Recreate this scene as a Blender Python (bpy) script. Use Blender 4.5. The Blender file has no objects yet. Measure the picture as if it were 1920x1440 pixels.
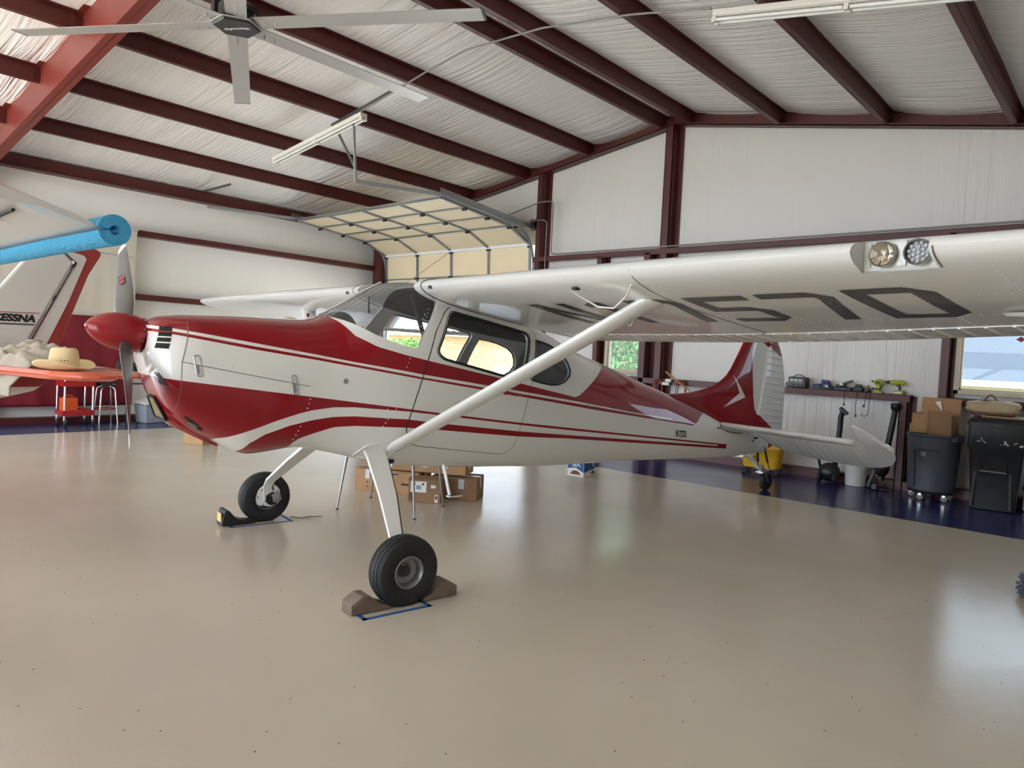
import bpy, bmesh, math, random
import numpy as np
from mathutils import Vector, Matrix, Euler
PI = math.pi
R = math.radians
random.seed(7)
rnd = random.Random(11)
scene = bpy.context.scene
COL = scene.collection

# ------------------------------------------------------------------ camera
YAW, PIT, ROL, FPX, CAMH = R(41.5521), R(2.4325), R(2.7882), 1345.107, 1.55
_fw = Vector((-math.sin(YAW)*math.cos(PIT), math.cos(YAW)*math.cos(PIT), -math.sin(PIT)))
_r0 = _fw.cross(Vector((0, 0, 1))).normalized(); _u0 = _r0.cross(_fw)
_r = math.cos(ROL)*_r0 + math.sin(ROL)*_u0; _u = -math.sin(ROL)*_r0 + math.cos(ROL)*_u0
cam_d = bpy.data.cameras.new('camera'); cam = bpy.data.objects.new('camera', cam_d); COL.objects.link(cam)
cam.matrix_world = Matrix(((_r.x, _u.x, -_fw.x, 0), (_r.y, _u.y, -_fw.y, 0), (_r.z, _u.z, -_fw.z, CAMH), (0, 0, 0, 1)))
cam_d.sensor_width = 36; cam_d.lens = FPX/1920*36; cam_d.clip_end = 400; cam_d.clip_start = .05
scene.camera = cam

# ------------------------------------------------------------------ world, sun, daylight portals, exposure
world = bpy.data.worlds.new('sky'); scene.world = world; world.use_nodes = True
_wn = world.node_tree; _wn.nodes.clear()
_o = _wn.nodes.new('ShaderNodeOutputWorld'); _b = _wn.nodes.new('ShaderNodeBackground')
_b.inputs[0].default_value = (.81, .93, 1.07, 1); _b.inputs[1].default_value = 3.4
_wn.links.new(_b.outputs[0], _o.inputs[0])
sun_d = bpy.data.lights.new('sun', 'SUN'); sun = bpy.data.objects.new('sun', sun_d); COL.objects.link(sun)
sun_d.energy = 12; sun_d.angle = R(2); sun_d.color = (1, .98, .945)
sun.rotation_euler = Vector((-.55, .26, -.79)).to_track_quat('-Z', 'Y').to_euler()
XL_P = -13.95
def portal(loc, rot, sx, sy):
    d = bpy.data.lights.new('daylight_portal', 'AREA'); d.shape = 'RECTANGLE'; d.size = sx; d.size_y = sy; d.cycles.is_portal = True
    o = bpy.data.objects.new('daylight_portal', d); o.location = loc; o.rotation_euler = rot; COL.objects.link(o)
portal((-7.55, -5.6, 2.05), (R(90), 0, 0), 11.5, 4.1)
portal((XL_P, -2.1, 1.8), (0, R(-90), 0), 3.6, 5.4)           # unseen side opening added in the left wall to brighten the left floor           # open hangar door behind the camera, light goes towards +Y
portal((-11.24, 10.64, 1.0), (R(-90), 0, 0), 4.4, 2.0)         # half open sectional door
portal((-1.22, 10.66, 1.82), (R(-90), 0, 0), 1.2, 1.05)
portal((-6.8, 10.66, 1.85), (R(-90), 0, 0), .72, 1.1)
scene.view_settings.view_transform = 'Standard'; scene.view_settings.look = 'None'
scene.view_settings.gamma = 1; scene.view_settings.use_curve_mapping = False
scene.view_settings.exposure = 1.54
scene.cycles.use_denoising = True
scene.cycles.max_bounces = 10; scene.cycles.diffuse_bounces = 6; scene.cycles.glossy_bounces = 4
scene.cycles.transparent_max_bounces = 12; scene.cycles.transmission_bounces = 6
scene.cycles.sample_clamp_indirect = 8.0; scene.cycles.caustics_reflective = False; scene.cycles.caustics_refractive = False

# ------------------------------------------------------------------ helpers
def lin(c):
    c = c/255.0
    return c/12.92 if c <= .04045 else ((c+.055)/1.055)**2.4
def rgb(r, g, b): return (lin(r), lin(g), lin(b), 1)
MATS = {}
def mat(name, color, rough=.5, metal=0, coat=0, spec=.5, bump=None, var=None, trans=0, emit=None, sheen=0):
    """bump=(scale xyz, strength, detail)  var=(scale, amount) value variation"""
    if name in MATS: return MATS[name]
    m = bpy.data.materials.new(name); m.use_nodes = True; nt = m.node_tree; p = nt.nodes['Principled BSDF']
    p.inputs['Base Color'].default_value = color; p.inputs['Roughness'].default_value = rough
    p.inputs['Metallic'].default_value = metal; p.inputs['Coat Weight'].default_value = coat
    p.inputs['Coat Roughness'].default_value = .06; p.inputs['Specular IOR Level'].default_value = spec
    p.inputs['Transmission Weight'].default_value = trans
    if emit: p.inputs['Emission Color'].default_value = emit[0]; p.inputs['Emission Strength'].default_value = emit[1]
    if bump or var: tc = nt.nodes.new('ShaderNodeTexCoord')
    if bump:
        mp = nt.nodes.new('ShaderNodeMapping'); mp.inputs['Scale'].default_value = bump[0]
        nz = nt.nodes.new('ShaderNodeTexNoise'); nz.inputs['Scale'].default_value = 1; nz.inputs['Detail'].default_value = bump[2]
        bp = nt.nodes.new('ShaderNodeBump'); bp.inputs['Strength'].default_value = bump[1]; bp.inputs['Distance'].default_value = .02
        nt.links.new(tc.outputs['Object'], mp.inputs[0]); nt.links.new(mp.outputs[0], nz.inputs['Vector'])
        nt.links.new(nz.outputs['Fac'], bp.inputs['Height']); nt.links.new(bp.outputs[0], p.inputs['Normal'])
    if var:
        n2 = nt.nodes.new('ShaderNodeTexNoise'); n2.inputs['Scale'].default_value = var[0]; n2.inputs['Detail'].default_value = 5
        nt.links.new(tc.outputs['Object'], n2.inputs['Vector'])
        mr = nt.nodes.new('ShaderNodeMapRange'); mr.inputs[1].default_value = .3; mr.inputs[2].default_value = .7
        mr.inputs[3].default_value = 1-var[1]; mr.inputs[4].default_value = 1+var[1]
        nt.links.new(n2.outputs['Fac'], mr.inputs[0])
        mx = nt.nodes.new('ShaderNodeMix'); mx.data_type = 'RGBA'; mx.blend_type = 'MULTIPLY'; mx.inputs[0].default_value = 1
        mx.inputs[6].default_value = color
        nt.links.new(mr.outputs[0], mx.inputs[7]); nt.links.new(mx.outputs[2], p.inputs['Base Color'])
    MATS[name] = m
    return m
def glass_mat(name, tint=(1, 1, 1, 1), refl=.08, rough=.0, haze=None):
    m = bpy.data.materials.new(name); m.use_nodes = True; nt = m.node_tree; nt.nodes.clear()
    o = nt.nodes.new('ShaderNodeOutputMaterial'); t = nt.nodes.new('ShaderNodeBsdfTransparent'); t.inputs[0].default_value = tint
    g = nt.nodes.new('ShaderNodeBsdfGlossy'); g.inputs['Roughness'].default_value = rough
    f = nt.nodes.new('ShaderNodeFresnel'); ge = nt.nodes.new('ShaderNodeNewGeometry'); bf = nt.nodes.new('ShaderNodeMath'); bf.operation = 'MULTIPLY_ADD'; bf.inputs[1].default_value = 1/1.3-1.3; bf.inputs[2].default_value = 1.3
    nt.links.new(ge.outputs['Backfacing'], bf.inputs[0]); nt.links.new(bf.outputs[0], f.inputs[0])     # the thin sheet reflects alike on both faces
    mx = nt.nodes.new('ShaderNodeMixShader')
    nt.links.new(f.outputs[0], mx.inputs[0]); nt.links.new(t.outputs[0], mx.inputs[1]); nt.links.new(g.outputs[0], mx.inputs[2])
    out = mx
    if haze:
        d = nt.nodes.new('ShaderNodeBsdfDiffuse'); d.inputs[0].default_value = haze[0]
        m2 = nt.nodes.new('ShaderNodeMixShader'); m2.inputs[0].default_value = haze[1]
        nt.links.new(mx.outputs[0], m2.inputs[1]); nt.links.new(d.outputs[0], m2.inputs[2]); out = m2
    nt.links.new(out.outputs[0], o.inputs[0])
    return m

def link(o, parent=None):
    COL.objects.link(o)
    if parent is not None: o.parent = parent
    return o
def tag(o, label=None, cat=None, group=None, kind=None):
    if label: o['label'] = label
    if cat: o['category'] = cat
    if group: o['group'] = group
    if kind: o['kind'] = kind
    return o
def thing(name, label, cat, loc=(0, 0, 0), rotz=0, group=None):
    o = bpy.data.objects.new(name, None); o.empty_display_size = .1; link(o); o.location = loc; o.rotation_euler = (0, 0, rotz)
    return tag(o, label, cat, group)

class MB:
    def __init__(s): s.v = []; s.f = []
    def add(s, vs, fs):
        n = len(s.v); s.v += [tuple(p) for p in vs]; s.f += [tuple(i+n for i in f) for f in fs]; return s
    def box(s, c, d, rot=None):
        x, y, z = d[0]/2, d[1]/2, d[2]/2
        P = [Vector((sx*x, sy*y, sz*z)) for sz in (-1, 1) for sy in (-1, 1) for sx in (-1, 1)]
        if rot is not None:
            M = rot if isinstance(rot, Matrix) else Euler(rot).to_matrix()
            P = [M @ p for p in P]
        c = Vector(c)
        return s.add([p+c for p in P], [(0, 2, 3, 1), (4, 5, 7, 6), (0, 1, 5, 4), (2, 6, 7, 3), (0, 4, 6, 2), (1, 3, 7, 5)])
    def box2(s, a, b): return s.box([(a[i]+b[i])/2 for i in range(3)], [abs(b[i]-a[i]) for i in range(3)])
    def beam(s, a, b, w, h, up=(0, 0, 1)):
        a = Vector(a); b = Vector(b); d = (b-a); L = d.length; d.normalize(); u = Vector(up); sd = d.cross(u).normalized(); u2 = sd.cross(d)
        M = Matrix((d, sd, u2)).transposed()
        return s.box((a+b)/2, (L, w, h), M)
    def loft(s, rings, caps=True, closed=True):
        n = len(rings[0]); vs = [p for r in rings for p in r]; fs = []
        for i in range(len(rings)-1):
            for j in range(n if closed else n-1):
                k = (j+1) % n; fs.append((i*n+j, i*n+k, (i+1)*n+k, (i+1)*n+j))
        if caps and closed:
            fs.append(tuple(range(n-1, -1, -1))); m = (len(rings)-1)*n; fs.append(tuple(range(m, m+n)))
        return s.add(vs, fs)
    def tube(s, path, r, n=8, caps=True, flat=None):
        P = [Vector(p) for p in path]; rings = []
        t0 = (P[1]-P[0]).normalized(); a = Vector((0, 0, 1)) if abs(t0.z) < .9 else Vector((1, 0, 0))
        nx = t0.cross(a).normalized()
        for i, p in enumerate(P):
            t = ((P[min(i+1, len(P)-1)]-P[max(i-1, 0)])).normalized()
            nx = (nx - t*nx.dot(t)).normalized(); ny = t.cross(nx)
            ri = r[i] if isinstance(r, (list, tuple)) else r
            rings.append([p + nx*(ri*math.cos(2*PI*k/n)) + ny*(ri*(flat or 1)*math.sin(2*PI*k/n)) for k in range(n)])
        return s.loft(rings, caps)
    def lathe(s, prof, n=24, M=None, caps=True):
        M = M or Matrix()
        rings = [[M @ Vector((r*math.cos(2*PI*k/n), r*math.sin(2*PI*k/n), z)) for k in range(n)] for r, z in prof]
        return s.loft(rings, caps)
    def prism(s, poly, d0, d1, fn):
        """poly of (a,b); fn(a,b,d)->xyz"""
        n = len(poly); vs = [fn(a, b, d0) for a, b in poly]+[fn(a, b, d1) for a, b in poly]
        fs = [tuple(range(n-1, -1, -1)), tuple(range(n, 2*n))]+[(i, (i+1) % n, n+(i+1) % n, n+i) for i in range(n)]
        return s.add(vs, fs)
    def sphere(s, c, r, n=12, m=8, sc=(1, 1, 1)):
        c = Vector(c); rings = []
        for i in range(m+1):
            t = PI*(i+.02 if i == 0 else i-.02 if i == m else i)/m
            rings.append([c+Vector((r*sc[0]*math.sin(t)*math.cos(2*PI*k/n), r*sc[1]*math.sin(t)*math.sin(2*PI*k/n), -r*sc[2]*math.cos(t))) for k in range(n)])
        return s.loft(rings)
    def xform(s, M): s.v = [tuple(M @ Vector(p)) for p in s.v]; return s  # reflector tray a little darker than the housing
    def mesh(s, name, m, smooth=None):
        me = bpy.data.meshes.new(name); me.from_pydata(s.v, [], s.f); me.update()
        bm = bmesh.new(); bm.from_mesh(me); bmesh.ops.recalc_face_normals(bm, faces=bm.faces); bm.to_mesh(me); bm.free()
        if smooth is not None: me.shade_smooth(); me.set_sharp_from_angle(angle=R(smooth))
        if m: me.materials.append(m)
        return me
    def build(s, name, m, parent=None, smooth=None, bevel=0, kind=None, seg=2):
        o = bpy.data.objects.new(name, s.mesh(name, m, smooth)); link(o, parent)
        if bevel:
            b = o.modifiers.new('bevel', 'BEVEL'); b.width = bevel; b.segments = seg; b.limit_method = 'ANGLE'
        if kind: o['kind'] = kind
        return o
def build_each(b, name, m, parent=None, smooth=None, bevel=0):
    n = len(b.v); par = list(range(n))
    def find(i):
        while par[i] != i: par[i] = par[par[i]]; i = par[i]
        return i
    for f in b.f:
        r0 = find(f[0])
        for i in f[1:]:
            r1 = find(i)
            if r1 != r0: par[r1] = r0
    comps = {}
    for f in b.f: comps.setdefault(find(f[0]), []).append(f)
    out = []
    for fs in comps.values():
        idx = {}; c = MB()
        for f in fs:
            for i in f:
                if i not in idx: idx[i] = len(c.v); c.v.append(b.v[i])
            c.f.append(tuple(idx[i] for i in f))
        out.append(c.build(name, m, parent, smooth, bevel))
    return out
def obj_from(me, name, parent=None):
    o = bpy.data.objects.new(name, me); return link(o, parent)
def copy_tree(o, parent=None):
    c = o.copy(); link(c, parent)
    for ch in list(o.children): copy_tree(ch, c)
    return c
def boolean(o, cutter, op='DIFFERENCE', keep=False):
    md = o.modifiers.new('b', 'BOOLEAN'); md.object = cutter; md.operation = op; md.solver = 'EXACT'
    dg = bpy.context.evaluated_depsgraph_get(); dg.update()
    me = bpy.data.meshes.new_from_object(o.evaluated_get(dg)); o.modifiers.clear(); o.data = me
    if not keep: bpy.data.objects.remove(cutter)
def smooth_obj(o, ang=35): o.data.shade_smooth(); o.data.set_sharp_from_angle(angle=R(ang))
def text_mesh(txt, size, ext=.001, sx=1.0, bold=0.0, shear=0.0):
    cu = bpy.data.curves.new('t', 'FONT'); cu.body = txt; cu.size = size; cu.extrude = ext; cu.offset = bold; cu.align_x = 'CENTER'; cu.align_y = 'CENTER'; cu.shear = shear
    o = bpy.data.objects.new('t', cu); link(o); dg = bpy.context.evaluated_depsgraph_get(); dg.update()
    me = bpy.data.meshes.new_from_object(o.evaluated_get(dg)); bpy.data.objects.remove(o); bpy.data.curves.remove(cu)
    me.transform(Matrix.Diagonal((sx, 1, 1, 1)))
    return me
def put_text(name, txt, size, M, m, parent=None, **k):
    me = text_mesh(txt, size, **k); me.transform(M); me.materials.clear(); me.materials.append(m); return obj_from(me, name, parent)
def fillet(pts, r, n=4):
    out = []; N = len(pts)
    for i in range(N):
        p = Vector(pts[i]); a = Vector(pts[i-1]); b = Vector(pts[(i+1) % N]); ri = r[i] if isinstance(r, (list, tuple)) else r
        da = (a-p); db = (b-p); d = min(ri, da.length*.48, db.length*.48)
        pa = p+da.normalized()*d; pb = p+db.normalized()*d
        for k in range(n+1):
            t = k/n; out.append(tuple(pa*(1-t)**2+p*2*t*(1-t)+pb*t*t))
    return out
def pchip(xs, ys):
    xs = np.array(xs, float); ys = np.array(ys, float); h = np.diff(xs); d = np.diff(ys)/h
    m = np.zeros(len(xs)); m[0] = d[0]; m[-1] = d[-1]
    for i in range(1, len(xs)-1):
        if d[i-1]*d[i] > 0:
            a = 2*h[i]+h[i-1]; b = h[i]+2*h[i-1]; m[i] = (a+b)/(a/d[i-1]+b/d[i])
    def f(x):
        x = min(max(x, xs[0]), xs[-1]); i = min(max(int(np.searchsorted(xs, x))-1, 0), len(h)-1); t = (x-xs[i])/h[i]
        return float(ys[i]*(1+2*t)*(1-t)**2+h[i]*m[i]*t*(1-t)**2+ys[i+1]*t*t*(3-2*t)+h[i]*m[i+1]*t*t*(t-1))
    return f

# ------------------------------------------------------------------ common materials
STEEL = mat('oxide_red_steel', rgb(82, 30, 25), .45, var=(3, .12))
GALV = mat('galvanised', rgb(150, 152, 152), .35, .8, var=(20, .15))
CHROME = mat('chrome', rgb(205, 205, 205), .15, 1)
BLACKP = mat('black_plastic', rgb(28, 28, 30), .4)
RUBBER = mat('black_rubber', rgb(26, 26, 27), .65, bump=((60, 60, 60), .15, 3))
CARD = mat('cardboard', rgb(172, 134, 96), .8, var=(6, .08))
CARD2 = mat('cardboard_darker', rgb(146, 112, 82), .8, var=(6, .08))
TAPE = mat('clear_parcel_tape', rgb(205, 208, 214), .25)
WHITEP = mat('white_plastic', rgb(226, 226, 222), .4)
LABELW = mat('white_label', rgb(232, 232, 228), .6)
INK = mat('black_print', rgb(22, 22, 22), .6)

# ================================================================== THE HANGAR
XL, XR, YB, YF = -13.95, 1.95, 10.66, -5.6        # liner planes
RX = -6.0
def pb(x): return 5.37+.158*(x+6.258) if x < RX else 5.359-.177*(x+5.747)      # underside of the purlins
def roof(x): return pb(x)+.2

def vinyl(name, scale, strength, tone=1.0, seam=None):
    m = bpy.data.materials.new(name); m.use_nodes = True; nt = m.node_tree; p = nt.nodes['Principled BSDF']; L = nt.links
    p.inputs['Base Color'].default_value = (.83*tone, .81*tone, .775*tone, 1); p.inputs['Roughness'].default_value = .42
    tc = nt.nodes.new('ShaderNodeTexCoord'); mp = nt.nodes.new('ShaderNodeMapping'); mp.inputs['Scale'].default_value = scale
    L.new(tc.outputs['Object'], mp.inputs[0])
    n1 = nt.nodes.new('ShaderNodeTexNoise'); n1.inputs['Scale'].default_value = 1; n1.inputs['Detail'].default_value = 3.5; n1.inputs['Roughness'].default_value = .55
    n1.inputs['Distortion'].default_value = .25
    L.new(mp.outputs[0], n1.inputs['Vector'])
    # large scale mask so that the folds come in patches
    n2 = nt.nodes.new('ShaderNodeTexNoise'); n2.inputs['Scale'].default_value = .55; n2.inputs['Detail'].default_value = 2
    L.new(tc.outputs['Object'], n2.inputs['Vector'])
    mr = nt.nodes.new('ShaderNodeMapRange'); mr.inputs[1].default_value = .35; mr.inputs[2].default_value = .65; mr.inputs[3].default_value = .25; mr.inputs[4].default_value = 1
    L.new(n2.outputs['Fac'], mr.inputs[0])
    rp = nt.nodes.new('ShaderNodeMath'); rp.operation = 'PINGPONG'; rp.inputs[1].default_value = .16
    L.new(n1.outputs['Fac'], rp.inputs[0])
    mu = nt.nodes.new('ShaderNodeMath'); mu.operation = 'MULTIPLY'; L.new(rp.outputs[0], mu.inputs[0]); L.new(mr.outputs[0], mu.inputs[1])
    bp = nt.nodes.new('ShaderNodeBump'); bp.inputs['Strength'].default_value = strength; bp.inputs['Distance'].default_value = .12
    L.new(mu.outputs[0], bp.inputs['Height']); L.new(bp.outputs[0], p.inputs['Normal'])
    return m
V_CEIL = vinyl('vinyl_insulation_ceiling', (.35, 7.5, .35), .95, 1.08)  # same vinyl throughout
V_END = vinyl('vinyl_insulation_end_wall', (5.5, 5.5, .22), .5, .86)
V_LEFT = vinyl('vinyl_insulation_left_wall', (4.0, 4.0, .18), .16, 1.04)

# floor: tan epoxy with dark blue border
def epoxy(name, col, blot):
    m = bpy.data.materials.new(name); m.use_nodes = True; nt = m.node_tree; p = nt.nodes['Principled BSDF']; L = nt.links
    tc = nt.nodes.new('ShaderNodeTexCoord')
    n = nt.nodes.new('ShaderNodeTexNoise'); n.inputs['Scale'].default_value = .7; n.inputs['Detail'].default_value = 5; L.new(tc.outputs['Object'], n.inputs['Vector'])
    mr = nt.nodes.new('ShaderNodeMapRange'); mr.inputs[1].default_value = .3; mr.inputs[2].default_value = .7; mr.inputs[3].default_value = 1-blot; mr.inputs[4].default_value = 1+blot
    L.new(n.outputs['Fac'], mr.inputs[0])
    # small dark scuffs and specks
    vo = nt.nodes.new('ShaderNodeTexVoronoi'); vo.voronoi_dimensions = '2D'; vo.inputs['Scale'].default_value = 3.4; vo.inputs['Randomness'].default_value = 1; L.new(tc.outputs['Object'], vo.inputs['Vector'])
    lt = nt.nodes.new('ShaderNodeMath'); lt.operation = 'LESS_THAN'; lt.inputs[1].default_value = .013; L.new(vo.outputs['Distance'], lt.inputs[0])
    n3 = nt.nodes.new('ShaderNodeTexNoise'); n3.inputs['Scale'].default_value = 1.1; L.new(tc.outputs['Object'], n3.inputs['Vector'])
    g3 = nt.nodes.new('ShaderNodeMath'); g3.operation = 'GREATER_THAN'; g3.inputs[1].default_value = .5; L.new(n3.outputs['Fac'], g3.inputs[0])
    mu = nt.nodes.new('ShaderNodeMath'); mu.operation = 'MULTIPLY'; L.new(lt.outputs[0], mu.inputs[0]); L.new(g3.outputs[0], mu.inputs[1])
    mx = nt.nodes.new('ShaderNodeMix'); mx.data_type = 'RGBA'; mx.blend_type = 'MULTIPLY'; mx.inputs[0].default_value = 1; mx.inputs[6].default_value = col
    L.new(mr.outputs[0], mx.inputs[7])
    m2 = nt.nodes.new('ShaderNodeMix'); m2.data_type = 'RGBA'; L.new(mu.outputs[0], m2.inputs[0]); L.new(mx.outputs[2], m2.inputs[6]); m2.inputs[7].default_value = (.04, .03, .025, 1)
    L.new(m2.outputs[2], p.inputs['Base Color'])
    p.inputs['Specular IOR Level'].default_value = .24
    # orange-peel of the rolled coating
    b1 = nt.nodes.new('ShaderNodeTexNoise'); b1.inputs['Scale'].default_value = 55; b1.inputs['Detail'].default_value = 2; L.new(tc.outputs['Object'], b1.inputs['Vector'])
    bp = nt.nodes.new('ShaderNodeBump'); bp.inputs['Strength'].default_value = .06; bp.inputs['Distance'].default_value = .01; L.new(b1.outputs['Fac'], bp.inputs['Height'])
    L.new(bp.outputs[0], p.inputs['Normal'])
    rr = nt.nodes.new('ShaderNodeTexNoise'); rr.inputs['Scale'].default_value = 1.6; rr.inputs['Detail'].default_value = 4; L.new(tc.outputs['Object'], rr.inputs['Vector'])
    r2 = nt.nodes.new('ShaderNodeMapRange'); r2.inputs[3].default_value = .13; r2.inputs[4].default_value = .27; L.new(rr.outputs['Fac'], r2.inputs[0]); L.new(r2.outputs[0], p.inputs['Roughness'])
    return m
EPOXY = epoxy('tan_epoxy', (.54, .475, .385, 1), .06)
BLUEF = epoxy('blue_epoxy', (.02, .026, .105, 1), .12)
tag(MB().add([(-12.42, YF, 0), (XR, YF, 0), (XR, 8.42, 0), (-12.42, 8.42, 0)], [(0, 1, 2, 3)]).build('floor', EPOXY), kind='structure')
tag(MB().add([(XL, YF, 0), (-12.42, YF, 0), (-12.42, 8.42, 0), (XL, 8.42, 0), (XR, 8.42, 0), (XR, YB+.05, 0), (XL, YB+.05, 0)], [(0, 1, 2, 3), (3, 2, 4, 5, 6)]).build('floor_border', BLUEF), kind='structure')

# walls -------------------------------------------------------------
DX0, DX1, DZ = -13.46, -9.02, 3.66       # sectional door opening
W1 = (-7.22, -6.48, 1.30, 2.42); W2 = (-1.86, -.60, 1.31, 2.36)
def end_wall(y0, y1, name, m, openings, base_kind='structure'):
    xs = sorted({XL, XR, RX, *[o[0] for o in openings], *[o[1] for o in openings]}); b = MB()
    for i in range(len(xs)-1):
        a, c = xs[i], xs[i+1]; mid = (a+c)/2; zz = [0]
        for o in openings:
            if o[0] < mid < o[1]: zz += [o[2], o[3]]
        segs = []; zs = sorted(zz[1:]); lo = 0
        for k in range(0, len(zs), 2): segs.append((lo, zs[k])); lo = zs[k+1]
        for lo2, hi2 in segs:
            if hi2 > lo2+.001: b.box2((a, y0, lo2), (c, y1, hi2))
        ta, tc_ = roof(a+1e-4), roof(c-1e-4)
        b.add([(a, y0, lo), (c, y0, lo), (c, y1, lo), (a, y1, lo), (a, y0, ta), (c, y0, tc_), (c, y1, tc_), (a, y1, ta)],
              [(0, 3, 2, 1), (4, 5, 6, 7), (0, 1, 5, 4), (2, 3, 7, 6), (0, 4, 7, 3), (1, 2, 6, 5)])
    return tag(b.build(name, m), kind=base_kind)
wall_back = end_wall(YB, YB+.06, 'wall_back', V_END, [(DX0, DX1, 0, DZ), W1, W2])
wall_front = end_wall(YF-.06, YF, 'wall_front', V_END, [(-13.6, -2.2, 0, 4.15)])
wall_left = tag(MB().box2((XL-.06, .6, 0), (XL, YB, roof(XL)+.02)).box2((XL-.06, YF, 0), (XL, -4.8, roof(XL)+.02)).box2((XL-.06, -4.8, 3.6), (XL, .6, roof(XL)+.02)).build('wall_left', V_LEFT), kind='structure')  # side gap added out of view to let daylight onto left floor and ceiling
wall_right = tag(MB().box2((XR, YF, 0), (XR+.06, YB, roof(XR)+.02)).build('wall_right', V_END), kind='structure')

# ceiling: two sheets of vinyl faced insulation, sagging between the purlins
PURL_L = [-6.258, -7.714, -9.18, -10.69, -12.2]; PURL_R = [-5.747, -4.272, -2.82, -1.378, .07, 1.5]
def ceil_sheet(x0, x1, cuts):
    b = MB(); nx = 120; ny = 60; vs = []; cc = sorted(cuts+[x0, x1])
    for i in range(nx+1):
        x = x0+(x1-x0)*i/nx
        for k in range(len(cc)-1):
            if cc[k] <= x <= cc[k+1]: t = (x-cc[k])/max(cc[k+1]-cc[k], 1e-6); break
        sag = .05*math.sin(PI*t)*min(1, (cc[k+1]-cc[k]))
        for j in range(ny+1):
            y = YF+(YB-YF)*j/ny; vs.append((x, y, roof(min(max(x, XL), XR) if x != RX else x+(-1e-4 if x1 == RX else 1e-4))-sag*(.8+.2*math.sin(y*2.1+x))))
    fs = [(i*(ny+1)+j, (i+1)*(ny+1)+j, (i+1)*(ny+1)+j+1, i*(ny+1)+j+1) for i in range(nx) for j in range(ny)]
    return b.add(vs, fs)
ceiling = ceil_sheet(XL, RX, PURL_L+[-13.75]); b2 = ceil_sheet(RX, XR, PURL_R); ceiling.add(b2.v, b2.f)
# outer metal skin above keeps daylight out
for a, c in ((XL-.1, RX), (RX, XR+.1)):
    za, zc = roof(a if a < RX else a+1e-4)+.12, roof(c-1e-4)+.12
    ceiling.add([(a, YF-.1, za), (c, YF-.1, zc), (c, YB+.1, zc), (a, YB+.1, za), (a, YF-.1, za+.03), (c, YF-.1, zc+.03), (c, YB+.1, zc+.03), (a, YB+.1, za+.03)],
                [(0, 1, 2, 3), (4, 7, 6, 5), (0, 4, 5, 1), (2, 6, 7, 3), (0, 3, 7, 4), (1, 5, 6, 2)])
ceiling = tag(ceiling.build('ceiling', V_CEIL, smooth=40), kind='structure')
def purlin(x, d):
    z = pb(x); b = MB(); t = .012
    b.box2((x-t/2, YF, z), (x+t/2, YB-.02, z+.2)); b.box2((x, YF, z), (x+d*.065, YB-.02, z+t)); b.box2((x, YF, z+.2-t), (x-d*.065, YB-.02, z+.2))
    b.box2((x+d*.065-t/2, YF, z), (x+d*.065+t/2, YB-.02, z+.022))
    b.build('purlin', STEEL, ceiling)
for x in PURL_L: purlin(x, -1)
for x in PURL_R: purlin(x, -1)
# eave strut along the left wall
b = MB(); b.box2((-13.76, YF, 4.15), (-13.74, YB, 4.345)); b.box2((-13.94, YF, 4.15), (-13.74, YB, 4.17)); b.box2((-13.76, YF, 4.15), (-13.70, YB, 4.165)); b.build('eave_strut', STEEL, ceiling)
# end rafter (C section) following both slopes
for a, c in ((XL+.02, RX), (RX, XR)):
    b = MB(); za, zc = pb(a if a < RX else a+1e-4)-.02, pb(c-1e-4)-.02
    for (y0, y1, h0, h1) in ((10.60, 10.615, 0, .22), (10.46, 10.62, 0, .014), (10.56, 10.62, .206, .22), (10.46, 10.475, 0, .035)):
        b.add([(a, y0, za+h0), (c, y0, zc+h0), (c, y1, zc+h0), (a, y1, za+h0), (a, y0, za+h1), (c, y0, zc+h1), (c, y1, zc+h1), (a, y1, za+h1)],
              [(0, 3, 2, 1), (4, 5, 6, 7), (0, 1, 5, 4), (2, 3, 7, 6), (0, 4, 7, 3), (1, 2, 6, 5)])
    b.build('end_rafter', STEEL, ceiling)
# main rigid frames (I section, bolted at the ridge); the second stands behind the camera
STEELB = mat('oxide_red_frame', rgb(114, 44, 35), .42, var=(2, .1))
def frame(yc):
    for side in (0, 1):
        xs = [XL+.1, -12.0, RX] if side == 0 else [RX, -.2, XR-.1]; b = MB()
        def zbot(x): return 4.40+.1306*(x+10) if side == 0 else 4.40+.1306*(-2-x)
        for (y0, y1, f0, f1) in ((yc-.075, yc+.075, 0, .014), (yc-.006, yc+.006, 0, None), (yc-.075, yc+.075, None, None)):
            for i in range(2):
                a, c = xs[i], xs[i+1]; e = 1e-4
                ra, rc = roof(a+e), roof(c-e)
                la, lc = (zbot(a)+f0, zbot(c)+f0) if f0 is not None else (ra-.02, rc-.02)
                ha, hc = (zbot(a)+f1, zbot(c)+f1) if f1 is not None else (ra-.005, rc-.005)
                b.add([(a, y0, la), (c, y0, lc), (c, y1, lc), (a, y1, la), (a, y0, ha), (c, y0, hc), (c, y1, hc), (a, y1, ha)],
                      [(0, 3, 2, 1), (4, 5, 6, 7), (0, 1, 5, 4), (2, 3, 7, 6), (0, 4, 7, 3), (1, 2, 6, 5)])
        xw = XL+.02 if side == 0 else XR-.02; sx = 1 if side == 0 else -1
        b.box2((xw, yc-.075, 0), (xw+sx*.02, yc+.075, 4.1)); b.box2((xw+sx*.3, yc-.075, 0), (xw+sx*.315, yc+.075, 3.95)); b.box2((xw, yc-.006, 0), (xw+sx*.31, yc+.006, 4.05))
        b.build('frame_rafter', STEELB, ceiling)
frame(2.82); frame(-4.4)
# purlin clips on the frame web
for x in PURL_L[:4]:
    b = MB(); b.box2((x-.015, 2.70, pb(x)-.01), (x+.015, 2.74, pb(x)+.19)); b.build('purlin_clip', STEEL, ceiling)

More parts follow.
